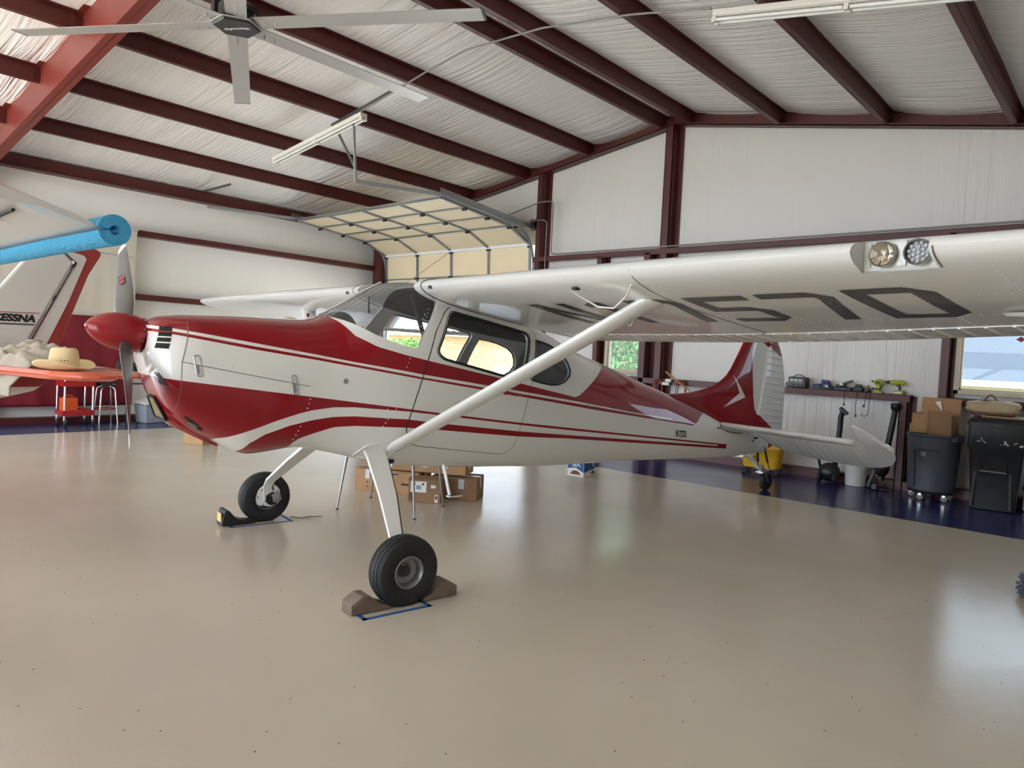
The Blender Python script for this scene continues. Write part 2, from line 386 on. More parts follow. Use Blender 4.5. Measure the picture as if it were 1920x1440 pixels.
# posts, girts, base angles -------------------------------------------
def post(x, z0, z1, w=.19, d=.19, parent=wall_back):
    b = MB(); y0 = 10.655-d; t = .012
    b.box2((x-w/2, y0, z0), (x+w/2*.2, y0+t, z1)); b.box2((x-w/2, y0, z0), (x-w/2+t, 10.655, z1)); b.box2((x-w/2, 10.645, z0), (x+w/2, 10.655, z1)); b.box2((x+w/2*.2-t, y0, z0), (x+w/2*.2, 10.655, z1))
    return b.build('post', STEEL, parent)
post(-8.76, 0, pb(-8.76), .2); post(-6.05, 0, pb(-6.05), .24)
post(-7.33, 0, 3.34, .15, .2); post(-6.36, 0, 3.34, .19, .2); post(-1.93, 1.2, 3.34, .15, .2); post(-.52, 1.2, 3.34, .15, .2)
post(-2.36, 0, 1.24, .17, .19); post(-13.72, 0, 4.3, .2); 
for x0, x1, z, nm in ((-8.9, XR, 3.35, 'girt'), (-7.3, -2.32, 1.21, 'girt'), (-2.0, XR, 1.215, 'girt')):
    b = MB(); b.box2((x0, 10.455, z-.045), (x1, 10.467, z+.045)); b.box2((x0, 10.455, z+.035), (x1, 10.655, z+.045)); b.box2((x0, 10.455, z-.045), (x1, 10.5, z-.035)); b.build(nm, STEEL, wall_back)
for z in (3.39, 2.245):
    b = MB(); b.box2((XL+.2, .65, z-.05), (XL+.212, YB-.05, z+.05)); b.box2((XL, .65, z+.04), (XL+.2, YB-.05, z+.05)); b.box2((XL, .65, z-.05), (XL+.2, YB-.05, z-.04)); b.build('girt', STEEL, wall_left)
tag(MB().box2((-8.95, 10.47, 0), (XR, 10.655, .115)).build('baseboard_back', STEEL), kind='structure')
tag(MB().box2((XL+.001, .65, 0), (XL+.2, YB-.1, .10)).build('baseboard_left', STEEL), kind='structure')
# door jamb trim left of the sectional door
tag(MB().box2((-13.66, 10.40, 0), (-13.50, 10.65, 3.95)).build('trim_1', STEEL), kind='structure')

# windows -----------------------------------------------------------------
FRAMEM = mat('almond_window_frame', rgb(196, 184, 158), .45)
GLASSW = glass_mat('dimmed_window_glass', (.58, .61, .62, 1))  # tint added so the bright outdoors looks dimmer through the panes
def window(n, W, fw):
    x0, x1, z0, z1 = W; b = MB(); y0, y1 = 10.56, 10.70
    b.box2((x0, y0, z0), (x0+fw, y1, z1)); b.box2((x1-fw, y0, z0), (x1, y1, z1)); b.box2((x0, y0, z0), (x1, y1, z0+fw)); b.box2((x0, y0, z1-fw), (x1, y1, z1))
    o = tag(b.build('window_%d' % n, FRAMEM, bevel=.004), kind='structure')
    b = MB(); s = .022; a0, a1, c0, c1 = x0+fw, x1-fw, z0+fw, z1-fw
    b.box2((a0, 10.60, c0), (a0+s, 10.65, c1)); b.box2((a1-s, 10.60, c0), (a1, 10.65, c1)); b.box2((a0, 10.60, c0), (a1, 10.65, c0+s)); b.box2((a0, 10.60, c1-s), (a1, 10.65, c1))
    b.build('sash', FRAMEM, o)
    MB().box2((a0+s, 10.62, c0+s), (a1-s, 10.626, c1-s)).build('pane', GLASSW, o)
window(1, W1, .05); window(2, W2, .055)
# small red diamond sticker on the pane of window 2
_w2 = [o for o in bpy.data.objects if o.name == 'window_2'][0]
tag(MB().prism([(-1.245, 2.02), (-1.195, 1.985), (-1.145, 2.02), (-1.195, 2.055)], 10.612, 10.618, lambda a, c, d: (a, d, c)).build('red_sticker', mat('red_sticker', rgb(150, 24, 40), .5), _w2), 'red diamond sticker on the glass')

# sectional door, half open --------------------------------------------------
PANEL = mat('cream_door_panel', rgb(244, 228, 192), .55, var=(2, .03)); STRUT = mat('door_steel', rgb(150, 155, 156), .35, .7); TRACKM = mat('track_steel', rgb(196, 200, 202), .3, .6)
STRUT_GLINT = mat('door_strut_glint', rgb(240, 245, 250), .3); SPRING = mat('dark_hardware', rgb(60, 58, 55), .5, .5)  # near-white strut colour stands in for the sky's reflection on it
door1 = bpy.data.objects.new('door_1', None); link(door1); tag(door1, kind='structure')
DP = [(8.20, 4.10), (8.75, 4.045), (9.33, 3.985), (9.92, 3.92), (10.55, 3.66), (10.58, 3.11), (10.58, 2.56), (10.58, 2.03)]
x0, x1 = DX0+.03, DX1-.03; cw = (x1-x0)/4
for i in range(7):
    (ya, za), (yb, zb) = DP[i], DP[i+1]; d = Vector((0, yb-ya, zb-za)); nrm = Vector((0, -d.z, d.y)).normalized()
    if nrm.y > 0 or (abs(nrm.y) < .5 and nrm.z > 0): nrm = -nrm
    d.normalize()
    for k in range(4):
        b = MB(); xa, xb = x0+k*cw+.03, x0+(k+1)*cw-.03
        p0 = Vector((0, ya, za))+d*.022; p1 = Vector((0, yb, zb))-d*.022; off = -nrm*.045
        b.add([(xa, *p0.yz), (xb, *p0.yz), (xb, *p1.yz), (xa, *p1.yz)]+[(xa, *(p0+off).yz), (xb, *(p0+off).yz), (xb, *(p1+off).yz), (xa, *(p1+off).yz)],
              [(0, 1, 2, 3), (4, 7, 6, 5), (0, 4, 5, 1), (1, 5, 6, 2), (2, 6, 7, 3), (3, 7, 4, 0)])
        b.build('panel', PANEL, door1)
    b = MB()
    for k in range(5):      # vertical stiles
        xa = x0+k*cw
        p0 = Vector((xa, ya, za))+nrm*.012; p1 = Vector((xa, yb, zb))+nrm*.012; b.beam(p0, p1, .055, .03, up=nrm)
    b.build('stile', STRUT, door1)
    for e, (yy, zz) in enumerate(((ya, za), (yb, zb))):
        if e == 0 or i == 6: MB().beam((x0, yy, zz), (x1, yy, zz), .035, .045, up=nrm).build('rail', STRUT, door1)
    if i < 6:
        b = MB()
        for k in range(5): b.box(Vector((x0+k*cw, yb, zb))+nrm*.04, (.09, .05, .04)); b.tube([Vector((x0+k*cw-.05, yb, zb))+nrm*.05, Vector((x0+k*cw+.05, yb, zb))+nrm*.05], .02, 8)
        b.build('hinge', SPRING, door1)
MB().box2((x0, 10.50, 3.63), (x1, 10.54, 3.70)).build('strut', STRUT_GLINT, door1)
b = MB(); b.tube([(-11.2, 10.45, 3.62), (-12.2, 9.3, 2.4), (-12.25, 9.25, 2.2)], .006, 6); b.build('pull_rope', mat('rope', rgb(150, 140, 120), .8), door1)
for sx, xt, yend, zend in ((-1, x0-.05, 6.3, 4.04), (1, x1+.06, 6.42, 3.99)):
    b = MB(); path = [(xt, yend, zend), (xt, 8.2, 4.135), (xt, 9.6, 4.0)]
    for k in range(1, 9):
        a = R(90*k/8); path.append((xt, 9.85+.72*math.sin(a)+.02, 3.26+.72*math.cos(a)))
    path += [(xt, 10.60, 3.0), (xt, 10.60, .02)]
    for i in range(len(path)-1): b.beam(path[i], path[i+1], .05, .012, up=(0, .3, 1) if i < 10 else (0, 1, 0)); b.beam(path[i], path[i+1], .012, .06, up=(0, .3, 1) if i < 10 else (0, 1, 0))
    b.build('track', TRACKM, door1)
    b = MB()       # counterweight angle bolted above the horizontal track
    b.beam((xt+.03*sx, 8.1, 4.19), (xt+.03*sx, 10.45, 3.97), .02, .09); b.build('track_angle', GALV, door1)
    b = MB()
    if sx > 0:
        zt_ = lambda x: pb(x)-.012
        for w_, h_ in ((.04, .012), (.012, .04)):
            b.beam((xt, 6.42, 3.99), (-8.93, 6.30, zt_(-8.93)), w_, h_); b.beam((-9.45, 6.28, zt_(-9.45)), (-7.9, 6.28, zt_(-7.9)), w_, h_); b.beam((-9.41, 6.3, zt_(-9.41)), (xt+.01, 6.40, 4.18), w_*.8, h_)
    else:
        for w_, h_ in ((.04, .012), (.012, .04)): b.beam((xt, yend, zend), (xt, yend, 4.40), w_, h_); b.beam((xt-.2, yend, 4.34), (-12.6, yend, pb(-12.6)-.02), w_, h_)
    b.build('track_hanger', mat('punched_angle', rgb(112, 112, 110), .4, .6), door1)
b = MB(); b.tube([(x0-.15, 10.55, 4.02), (x1+.2, 10.55, 4.02)], .018, 10)
for xx in (x0-.1, x1+.12): b.lathe([(.0, -.05), (.11, -.05), (.09, -.02), (.09, .02), (.11, .05), (0, .05)], 16, Matrix.Translation((xx, 10.52, 4.02)) @ Matrix.Rotation(R(90), 4, 'Y'))
b.build('torsion_shaft', SPRING, door1, smooth=40)

# electrical conduit -----------------------------------------------------------
CONDUIT = mat('conduit_grey', rgb(140, 136, 128), .45, .3)
def rounded(path, r=.08, n=5):
    out = [Vector(path[0])]
    for i in range(1, len(path)-1):
        p, a, c = Vector(path[i]), Vector(path[i-1]), Vector(path[i+1]); da, dc = (a-p), (c-p); d = min(r, da.length*.45, dc.length*.45)
        pa, pc = p+da.normalized()*d, p+dc.normalized()*d
        out += [pa*(1-t)**2+p*2*t*(1-t)+pc*t*t for t in [k/n for k in range(n+1)]]
    return out+[Vector(path[-1])]
y6 = 6.28
b = MB().tube(rounded([(-8.75, y6, pb(-8.75)-.06), (-7.3, y6, pb(-7.3)-.02), (-6.6, y6, pb(-6.6)-.03), (-5.4, y6, pb(-5.4)-.06), (-4.2, y6, pb(-4.2)-.02), (-3.3, y6, pb(-3.3)-.05)], .1), .012, 8)
tag(b.build('ceiling_conduit', CONDUIT, smooth=60), 'thin grey conduit running under the roof purlins between the strip lights', 'conduit')
b = MB().tube(rounded([(-10.8, 10.44, 3.98), (-8.72, 10.43, 4.42), (-8.45, 10.44, 4.40), (-8.45, 10.44, 3.42), (XR-.1, 10.44, 3.42)], .1), .013, 8)
b.tube(rounded([(-9.4, 10.44, 4.05), (-8.72, 10.42, 4.08), (-8.58, 10.44, 4.05), (-8.58, 10.44, .3)], .08), .011, 8)
tag(b.build('wall_conduit', CONDUIT, smooth=60), 'grey conduit looping round the post and along the upper girt', 'conduit')

# outdoors: lawn, drive, houses, trees ---------------------------------------------
GRASS = mat('lawn', rgb(120, 140, 70), .9, var=(1.5, .25)); CONC = mat('concrete', rgb(190, 186, 176), .85, var=(.8, .06))
tag(MB().add([(-60, 17.5, -.06), (40, 17.5, -.06), (40, 28, -1.0), (-60, 28, -.5), (40, 90, -1), (-60, 90, -1)], [(0, 1, 2, 3), (3, 2, 4, 5)]).build('lawn', GRASS), kind='structure')
tag(MB().add([(-60, YB+.02, -.03), (40, YB+.02, -.03), (40, 17.5, -.06), (-60, 17.5, -.06), ], [(0, 1, 2, 3)]).build('drive_apron', mat('pale_drive_concrete', rgb(206, 202, 192), .9, var=(1, .1))), kind='structure')  # spread wide and pale to bounce daylight up onto the door panels
tag(MB().add([(-45, -45, -.03), (35, -45, -.03), (35, YF-.02, -.02), (XL-.02, YF-.02, -.02), (-45, YF-.02, -.02), (XL-.02, 10, -.02), (-45, 10, -.02)], [(0, 1, 2, 3, 4), (4, 3, 5, 6)]).build('ramp_apron', CONC), kind='structure')
def brickmat():
    m = bpy.data.materials.new('brick_veneer'); m.use_nodes = True; nt = m.node_tree; p = nt.nodes['Principled BSDF']
    tc = nt.nodes.new('ShaderNodeTexCoord'); mp = nt.nodes.new('ShaderNodeMapping'); mp.inputs['Rotation'].default_value = (R(90), 0, 0)
    br = nt.nodes.new('ShaderNodeTexBrick'); br.inputs['Color1'].default_value = rgb(214, 158, 122); br.inputs['Color2'].default_value = rgb(196, 140, 104); br.inputs['Mortar'].default_value = rgb(222, 205, 186)
    br.inputs['Scale'].default_value = 1; br.inputs['Brick Width'].default_value = .22; br.inputs['Row Height'].default_value = .075; br.inputs['Mortar Size'].default_value = .01
    nt.links.new(tc.outputs['Object'], mp.inputs[0]); nt.links.new(mp.outputs[0], br.inputs[0]); nt.links.new(br.outputs[0], p.inputs['Base Color']); p.inputs['Roughness'].default_value = .9
    return m
BRICK = brickmat(); SHING = mat('grey_shingles', rgb(66, 73, 84), .9, bump=((8, 30, 30), .4, 3), var=(30, .12)); TRIMW = mat('house_trim', rgb(222, 214, 196), .7)
WDARK = mat('house_window_glass', rgb(60, 70, 76), .1)
def house(label, cx, cy, w, d, zg, hh, rise, garage):
    h = thing('house', label, 'house', (cx, cy, zg))
    MB().box2((-w/2, -d/2, 0), (w/2, d/2, hh)).build('wall', BRICK, h)
    o = .45
    b = MB(); b.add([(-w/2-o, -d/2-o, hh), (w/2+o, -d/2-o, hh), (w/2+o, d/2+o, hh), (-w/2-o, d/2+o, hh), (-w/2+d/2*.8, 0, hh+rise), (w/2-d/2*.8, 0, hh+rise)], [(0, 1, 5, 4), (1, 2, 5), (2, 3, 4, 5), (3, 0, 4), (3, 2, 1, 0)])
    b.build('roof', SHING, h)
    b = MB(); b.box2((-w/2-o, -d/2-o-.04, hh-.16), (w/2+o, -d/2-o, hh+.03)); b.build('fascia', TRIMW, h)
    if garage:
        g = MB(); g.box2((garage[0], -d/2-.06, 0), (garage[0]+4.6, -d/2, 2.3)); go = g.build('garage_door', mat('garage_tan', rgb(222, 184, 146), .6), h)
        for k in range(4): MB().box2((garage[0]+.06, -d/2-.09, .04+k*.57), (garage[0]+4.54, -d/2-.05, .04+k*.57+.52)).build('door_section', MATS['garage_tan'], go)
    for xw in (-w/2+1.1, w/2-2.4):
        wo = MB(); wo.box2((xw-.08, -d/2-.05, .82), (xw+1.38, -d/2-.01, 2.08)); wo = wo.build('window', TRIMW, h)
        MB().box2((xw, -d/2-.08, .9), (xw+.62, -d/2-.04, 2.0)).build('pane', WDARK, wo); MB().box2((xw+.68, -d/2-.08, .9), (xw+1.3, -d/2-.04, 2.0)).build('pane', WDARK, wo)
house('pale orange brick house with a garage door beyond the half open door', -26, 28.5, 24, 11, -.55, 2.9, 5.6, (4.5,))  # roof raised so the floor mirrors shingles instead of bright sky
house('brick house with a broad grey shingle roof beyond the wide window', 1.5, 31, 17, 10, -1.0, 2.4, 3.3, None)
LEAFM = mat('tree_leaves', rgb(86, 128, 58), .7, var=(2, .35)); BARK = mat('bark', rgb(92, 78, 62), .9)
LEAFM.node_tree.nodes['Principled BSDF'].inputs['Transmission Weight'].default_value = .0
def tree(label, x, y, zg, h, rx, seed, n=9000):
    r = random.Random(seed); t = thing('tree', label, 'tree', (x, y, zg), 0, 'trees behind the hangar')
    b = MB(); b.tube([(0, 0, 0), (.08, .05, h*.3), (-.05, .1, h*.55), (.1, 0, h*.8)], [.2, .15, .1, .04], 8)
    for k in range(6):
        a = r.random()*6.28; z = h*(.25+.09*k); b.tube([(0, 0, z), (math.cos(a)*rx*.4, math.sin(a)*rx*.4, z+h*.12), (math.cos(a)*rx*.75, math.sin(a)*rx*.75, z+h*.16)], [.07, .05, .02], 6)
    b.build('trunk', BARK, t, smooth=60)
    b = MB()
    for k in range(n):
        a = r.random()*6.28; u = r.uniform(-1, 1); rr = r.random()**.45; s = math.sqrt(1-u*u)
        c = Vector((rx*rr*s*math.cos(a), rx*rr*s*math.sin(a), h*.58+h*.42*rr*u)); c += Vector((math.sin(c.z*3+c.x), math.cos(c.x*2.5), 0))*.22
        M = Euler((r.random()*6.3, r.random()*6.3, r.random()*6.3)).to_matrix(); q = r.uniform(.05, .10)
        b.add([c+M @ Vector(p)*q for p in ((-1, 0, 0), (0, -.55, .15), (1, 0, 0), (0, .55, .15))], [(0, 1, 2), (0, 2, 3)])
    b.build('crown', LEAFM, t)
tree('leafy green tree seen through the narrow window', -11.6, 18.5, -.3, 5.2, 2.3, 3)
tree('leafy green tree standing farther back behind the narrow window', -10.2, 24.0, -.6, 7.0, 2.5, 4)
tree('tall green tree rising behind the grey shingle roof', -5.6, 40, -1, 8.5, 3.4, 5, 7000)
for k, (x_, y_, h_, lab_) in enumerate(((-17, 39, 9.5, 'tall dense tree added behind the brick house near its right gable to block sky'), (-26, 40, 10.5, 'tallest dense tree added behind the middle of the brick house to block sky'), (-36, 40, 10, 'tall dense tree added behind the far end of the brick house to block sky'))): tree(lab_, x_, y_, -.8, h_, 3.6, 20+k, 7000)  # unseen row added to keep bright sky out of the floor reflection
tree('low round tree at the corner of the brick garage house', -23.4, 19.5, -.3, 2.3, 1.1, 8, 4000)

# ================================================================== THE RED AND WHITE AIRPLANE (built in its own frame: x forward, y to its left, z up)
plane = thing('airplane', 'red and white high-wing tailwheel airplane standing on the tan floor', 'airplane', (-3.497, 8.799, 0), R(-99.793))
TAB = [(0.02, .485, .80, .030, .66, 2.0, 2.0), (.4, .475, .815, .065, .66, 2.0, 2.0), (.87, .463, .845, .11, .66, 2.0, 2.1), (1.38, .478, .995, .165, .72, 2.0, 2.2), (2.0, .503, 1.19, .24, .80, 2.0, 2.4), (2.54, .523, 1.345, .305, .87, 2.0, 2.6),
(3.0, .535, 1.475, .36, .92, 2.1, 2.8), (3.45, .547, 1.60, .41, .97, 2.2, 3.0), (3.85, .557, 1.74, .455, 1.0, 2.5, 3.2), (4.3, .585, 1.89, .50, 1.05, 3.0, 3.4), (5.0, .63, 2.02, .53, 1.08, 3.4, 3.6), (5.3, .655, 2.06, .535, 1.12, 3.4, 3.6),
(5.45, .675, 2.04, .535, 1.14, 3.0, 3.6), (5.6, .705, 1.955, .53, 1.14, 2.8, 3.6), (5.8, .755, 1.83, .515, 1.16, 2.7, 3.4), (5.95, .79, 1.745, .50, 1.18, 2.6, 3.2), (6.1, .82, 1.715, .49, 1.2, 2.6, 3.0), (6.16, .828, 1.712, .49, 1.2, 2.6, 3.0), (6.47, .79, 1.71, .475, 1.22, 2.6, 2.6), (6.7, .895, 1.702, .455, 1.25, 2.6, 2.6), (6.85, .97, 1.696, .435, 1.3, 2.6, 2.5), (6.95, 1.05, 1.685, .41, 1.33, 2.5, 2.4), (7.03, 1.18, 1.67, .355, 1.37, 2.4, 2.3), (7.08, 1.32, 1.64, .28, 1.45, 2.3, 2.2)]
_c = list(zip(*TAB)); SF = [pchip(_c[0], c) for c in _c[1:]]
def sec(x): return [f(x) for f in SF]
def halfw(x, z, off=0):
    zb, zt, hw, zw, nu, nl = sec(x)
    if z >= zw: return (hw-off)*(1-min((z-zw)/(zt-off-zw), 1)**nu)**(1/nu)
    return (hw-off)*(1-min((zw-z)/(zw-zb-off), 1)**nl)**(1/nl)
def ring(x, n=64, off=0.0):
    zb, zt, hw, zw, nu, nl = sec(x); hw = max(hw-off, .004); zt -= off; zb += off; P = []
    for i in range(n):
        a = 2*PI*i/n; c, s = math.cos(a), math.sin(a); e = 2/(nu if s >= 0 else nl)
        P.append((x, hw*math.copysign(abs(c)**e, c), zw+(zt-zw if s >= 0 else zw-zb)*math.copysign(abs(s)**e, s)))
    return P
def frange(a, b, st):
    n = max(1, int(round(abs(b-a)/st))); return [a+(b-a)*i/n for i in range(n+1)]
def shell(name, x0, x1, t, n=72, st=.05, off=0.0, m=None, parent=plane):
    xs = frange(x0, x1, st); ro = [ring(x, n, off) for x in xs]; ri = [ring(x, n, off+t) for x in xs]; b = MB(); vs = []; fs = []; N = len(xs)
    for r in ro: vs += r
    for r in ri: vs += r
    o2 = N*n
    for i in range(N-1):
        for j in range(n):
            k = (j+1) % n; fs.append((i*n+j, i*n+k, (i+1)*n+k, (i+1)*n+j)); fs.append((o2+i*n+j, o2+(i+1)*n+j, o2+(i+1)*n+k, o2+i*n+k))
    for j in range(n):
        k = (j+1) % n; fs.append((j, o2+j, o2+k, k)); e = (N-1)*n; fs.append((e+j, e+k, o2+e+k, o2+e+j))
    b.add(vs, fs); return b.build(name, m, parent)
def side_prism(poly, y0=-2, y1=2): return MB().prism(poly, y0, y1, lambda a, c, d: (a, d, c)).build('cutter', None, plane)

# paint scheme: curves in side view decide red or white -------------------------------
def paint_material():
    m = bpy.data.materials.new('airplane_paint'); m.use_nodes = True; nt = m.node_tree; L = nt.links; p = nt.nodes['Principled BSDF']
    tc = nt.nodes.new('ShaderNodeTexCoord'); sp = nt.nodes.new('ShaderNodeSeparateXYZ'); L.new(tc.outputs['Object'], sp.inputs[0]); X, Z = sp.outputs[0], sp.outputs[2]
    def math_(op, a, b=None, c=None):
        n = nt.nodes.new('ShaderNodeMath'); n.operation = op
        for i, v in enumerate((a, b, c)):
            if v is None: continue
            if isinstance(v, (int, float)): n.inputs[i].default_value = v
            else: L.new(v, n.inputs[i])
        return n.outputs[0]
    X0, X1 = .9, 7.3
    xn = math_('DIVIDE', math_('SUBTRACT', X, X0), X1-X0)
    def curve(pts):
        n = nt.nodes.new('ShaderNodeFloatCurve'); cv = n.mapping.curves[0]
        pts = [((a-X0)/(X1-X0), c/3) for a, c in pts]
        while len(cv.points) < len(pts): cv.points.new(.5, .5)
        for q, (a, c) in zip(cv.points, pts): q.location = (min(max(a, 0), 1), c)
        for q in cv.points: q.handle_type = 'VECTOR'
        n.mapping.use_clip = False; n.mapping.update(); L.new(xn, n.inputs['Value'])
        return math_('MULTIPLY', n.outputs[0], 3)
    gt = lambda a, b: math_('GREATER_THAN', a, b)
    AND = lambda a, b: math_('MULTIPLY', a, b)
    OR = lambda a, b: math_('MAXIMUM', a, b)
    NOT = lambda a: math_('SUBTRACT', 1, a)
    E1 = curve([(.9, .80), (2.19, .964), (2.94, 1.050), (3.71, 1.158), (4.31, 1.236), (5.37, 1.369), (5.487, 1.387), (5.878, 1.440), (6.128, 1.479), (6.549, 1.540), (6.941, 1.597), (7.3, 1.645)])
    E2 = curve([(.9, .79), (2.2, .947), (4.31, 1.215), (5.383, 1.350), (6.13, 1.462), (6.553, 1.519), (6.945, 1.578), (7.3, 1.625)])
    E3 = curve([(.9, 3), (1.355, 3), (1.382, 1.006), (1.588, .961), (1.689, .907), (1.789, .877), (3.372, 1.068), (4.31, 1.193), (5.382, 1.335), (6.132, 1.444), (6.555, 1.499), (6.948, 1.560), (7.3, 1.61)])
    TP = curve([(.9, 3), (3.165, 3), (3.194, 1.472), (3.291, 1.428), (3.64, 1.245), (3.707, 1.210), (3.766, 1.198), (3.895, 1.221), (4.32, 1.293), (4.672, 1.356), (5.268, 1.459), (5.386, 1.480), (5.509, 1.503), (5.713, 1.552), (5.852, 1.62), (5.925, 1.732), (5.955, 3), (7.3, 3)])
    L1 = curve([(.9, .62), (1.056, .636), (3.881, .940), (4.43, .999), (5.215, 1.090), (5.477, 1.122), (6.046, 1.190), (6.561, 1.249), (6.961, 1.295), (7.3, 1.335)])
    L2 = curve([(.9, .61), (1.239, .640), (3.879, .920), (4.429, .981), (5.214, 1.074), (5.476, 1.104), (5.876, 1.135), (6.022, 1.135), (6.166, 1.117), (6.259, 1.095), (6.393, 1.050), (6.572, .976), (6.66, .936), (6.702, .919), (6.73, .3), (7.3, .3)])
    L3 = curve([(.9, .60), (1.234, .626), (3.873, .876), (4.424, .928), (5.211, 1.014), (5.473, 1.048), (5.873, 1.074), (6.018, 1.071), (6.159, 1.052), (6.308, 1.016), (6.455, .957), (6.548, .879), (6.575, .3), (7.3, .3)])
    L4 = curve([(.9, 3), (1.010, 3), (1.037, .583), (3.868, .845), (4.419, .886), (5.207, .965), (5.468, .988), (5.867, 1.008), (6.009, 1.001), (6.14, .957), (6.223, .922), (6.259, .879), (6.285, .3), (7.3, .3)])
    slot = AND(AND(gt(Z, E2), gt(E1, Z)), gt(X, 2.2))
    up = AND(AND(gt(Z, E3), gt(TP, Z)), NOT(slot))
    slot2 = AND(AND(gt(Z, L3), gt(L2, Z)), gt(X, 1.24))
    lo = AND(AND(gt(L1, Z), gt(Z, L4)), NOT(slot2))
    red = OR(up, lo)
    mx = nt.nodes.new('ShaderNodeMix'); mx.data_type = 'RGBA'; L.new(red, mx.inputs[0]); mx.inputs[6].default_value = WHITE_C; mx.inputs[7].default_value = RED_C
    L.new(mx.outputs[2], p.inputs['Base Color']); p.inputs['Roughness'].default_value = .35; p.inputs['Specular IOR Level'].default_value = .12; p.inputs['Coat Weight'].default_value = 1; p.inputs['Coat IOR'].default_value = 1.32; p.inputs['Coat Roughness'].default_value = .03
    return m
WHITE_C = (.78, .785, .76, 1); RED_C = (.27, .007, .013, 1)
PAINT = paint_material()
AWHITE = mat('airplane_white', WHITE_C, .28, coat=.8); ARED = mat('airplane_red', RED_C, .35, coat=1, spec=.12); ARED.node_tree.nodes['Principled BSDF'].inputs['Coat IOR'].default_value = 1.35
SEAL = mat('black_seal', rgb(24, 24, 24), .6); ALU = mat('brushed_aluminium', rgb(170, 170, 170), .3, .9); GREYM = mat('prop_grey', rgb(96, 94, 92), .38, .35)
GLASSP = glass_mat('plexiglass', (.90, .91, .91, 1), haze=((.4, .4, .4, 1), .06))  # grey diffuse mix stands in for hazy reflections on the glass

WS_POLY = [(6.03, 1.80), (5.955, 1.765), (5.90, 1.735), (5.833, 1.700), (5.723, 1.637), (5.628, 1.602), (5.525, 1.572), (5.43, 1.551), (5.40, 1.552), (5.35, 1.66), (5.239, 1.835), (5.165, 1.955), (5.20, 2.03), (5.31, 2.15), (6.1, 2.15)]
DW_POLY = fillet([(5.10, 1.838), (5.245, 1.535), (5.19, 1.487), (4.43, 1.335), (4.29, 1.715)], [.05, .04, .05, .07, .07], 4)
RW_POLY = [(4.225, 1.668), (4.12, 1.655), (4.02, 1.632), (3.92, 1.595), (3.856, 1.55), (3.815, 1.49), (3.80, 1.43), (3.825, 1.375), (3.90, 1.328), (3.985, 1.306), (4.08, 1.303), (4.21, 1.322), (4.325, 1.345)]
DOOR_POLY = fillet([(5.05, 1.893), (5.15, 1.845), (5.257, 1.679), (5.495, .965), (5.43, .86), (4.56, .745), (4.475, .80), (4.36, 1.17), (4.20, 1.715), (4.245, 1.765)], [.05, .07, .02, .06, .08, .1, .09, .02, .06, .06], 4)

fus = shell('fuselage', .03, 6.36, .03, st=.06)
FW = [(5.985, 1.80), (6.035, 1.70), (6.132, 1.479), (6.181, 1.27), (6.225, 1.10), (6.285, .90), (6.33, .70)]
boolean(fus, side_prism([(x+.003, z) for x, z in FW]+[(7, .6), (7, 1.9)]))
for poly in (WS_POLY, DW_POLY, RW_POLY): boolean(fus, side_prism(poly))
fus.data.materials.clear(); fus.data.materials.append(PAINT); smooth_obj(fus, 30)
cowl = shell('cowling', 5.97, 7.08, .03, st=.03); boolean(cowl, side_prism([(x-.003, z) for x, z in FW]+[(5.5, .6), (5.5, 1.9)])); cowl.data.materials.clear(); cowl.data.materials.append(PAINT); smooth_obj(cowl, 40)
MB().loft([ring(6.10, 40, .03), ring(6.09, 40, .03)]).build('firewall', SPRING, plane)
def glass_piece(name, poly, x0, x1, y0, y1, off=.006):
    o = shell(name, x0, x1, .006, st=.04, off=off); boolean(o, side_prism(poly, y0, y1), 'INTERSECT'); o.data.materials.clear(); o.data.materials.append(GLASSP); smooth_obj(o, 40); return o
wsh = glass_piece('windshield', [(5.99, 1.80)]+WS_POLY[1:-1]+[(6.05, 2.15)], 5.1, 6.15, -2, 2)
MB().tube([(5.945, 0, 1.757), (5.8, 0, 1.838), (5.6, 0, 1.962), (5.45, 0, 2.043)], .009, 6).build('centre_strip', AWHITE, wsh)
for y0, y1 in ((0, 2), (-2, 0)):
    glass_piece('door_window', DW_POLY, 4.2, 5.35, y0, y1); glass_piece('rear_window', RW_POLY, 3.7, 4.4, y0, y1)
# cabin doors: thin raised skins with dark seams
def surf_path(poly, sgn, out=.0, dens=.05):
    P = []; n = len(poly)
    for i in range(n):
        a = Vector(poly[i]); c = Vector(poly[(i+1) % n]); k = max(1, int((c-a).length/dens))
        for j in range(k):
            q = a+(c-a)*j/k; P.append((q.x, sgn*(halfw(q.x, q.y)+out), q.y))
    return P
def loop_tube(b, path, r, n=6): b.tube(path+[path[0], path[1]], r, n, caps=False)
for s in (1, -1):
    d = shell('cabin_door', 4.1, 5.6, .012, st=.05, off=-.004); boolean(d, side_prism(DOOR_POLY, 0 if s > 0 else -2, 2 if s > 0 else 0), 'INTERSECT'); boolean(d, side_prism(DW_POLY))
    d.data.materials.clear(); d.data.materials.append(PAINT); smooth_obj(d, 30)
    b = MB(); loop_tube(b, surf_path(DOOR_POLY, s, .0), .0045); b.build('door_seam', SEAL, d)
    b = MB(); loop_tube(b, surf_path([(x+(x-4.78)*.035, z+(z-1.6)*.05) for x, z in DW_POLY], s, .003), .004); loop_tube(b, surf_path(DW_POLY, s, .002), .008); b.build('window_seal', SEAL, d)
    b = MB(); hx = 4.55; b.tube([(hx-.06, s*(halfw(hx, 1.235)+.012), 1.225), (hx+.06, s*(halfw(hx, 1.25)+.012), 1.245)], .012, 8); b.lathe([(0, 0), (.022, 0), (.022, .02), (0, .02)], 12, Matrix.Translation((hx+.05, s*halfw(hx, 1.25), 1.245)) @ Matrix.Rotation(R(-90*s), 4, 'X')); b.build('door_handle', ARED, d, smooth=40)
b = MB()
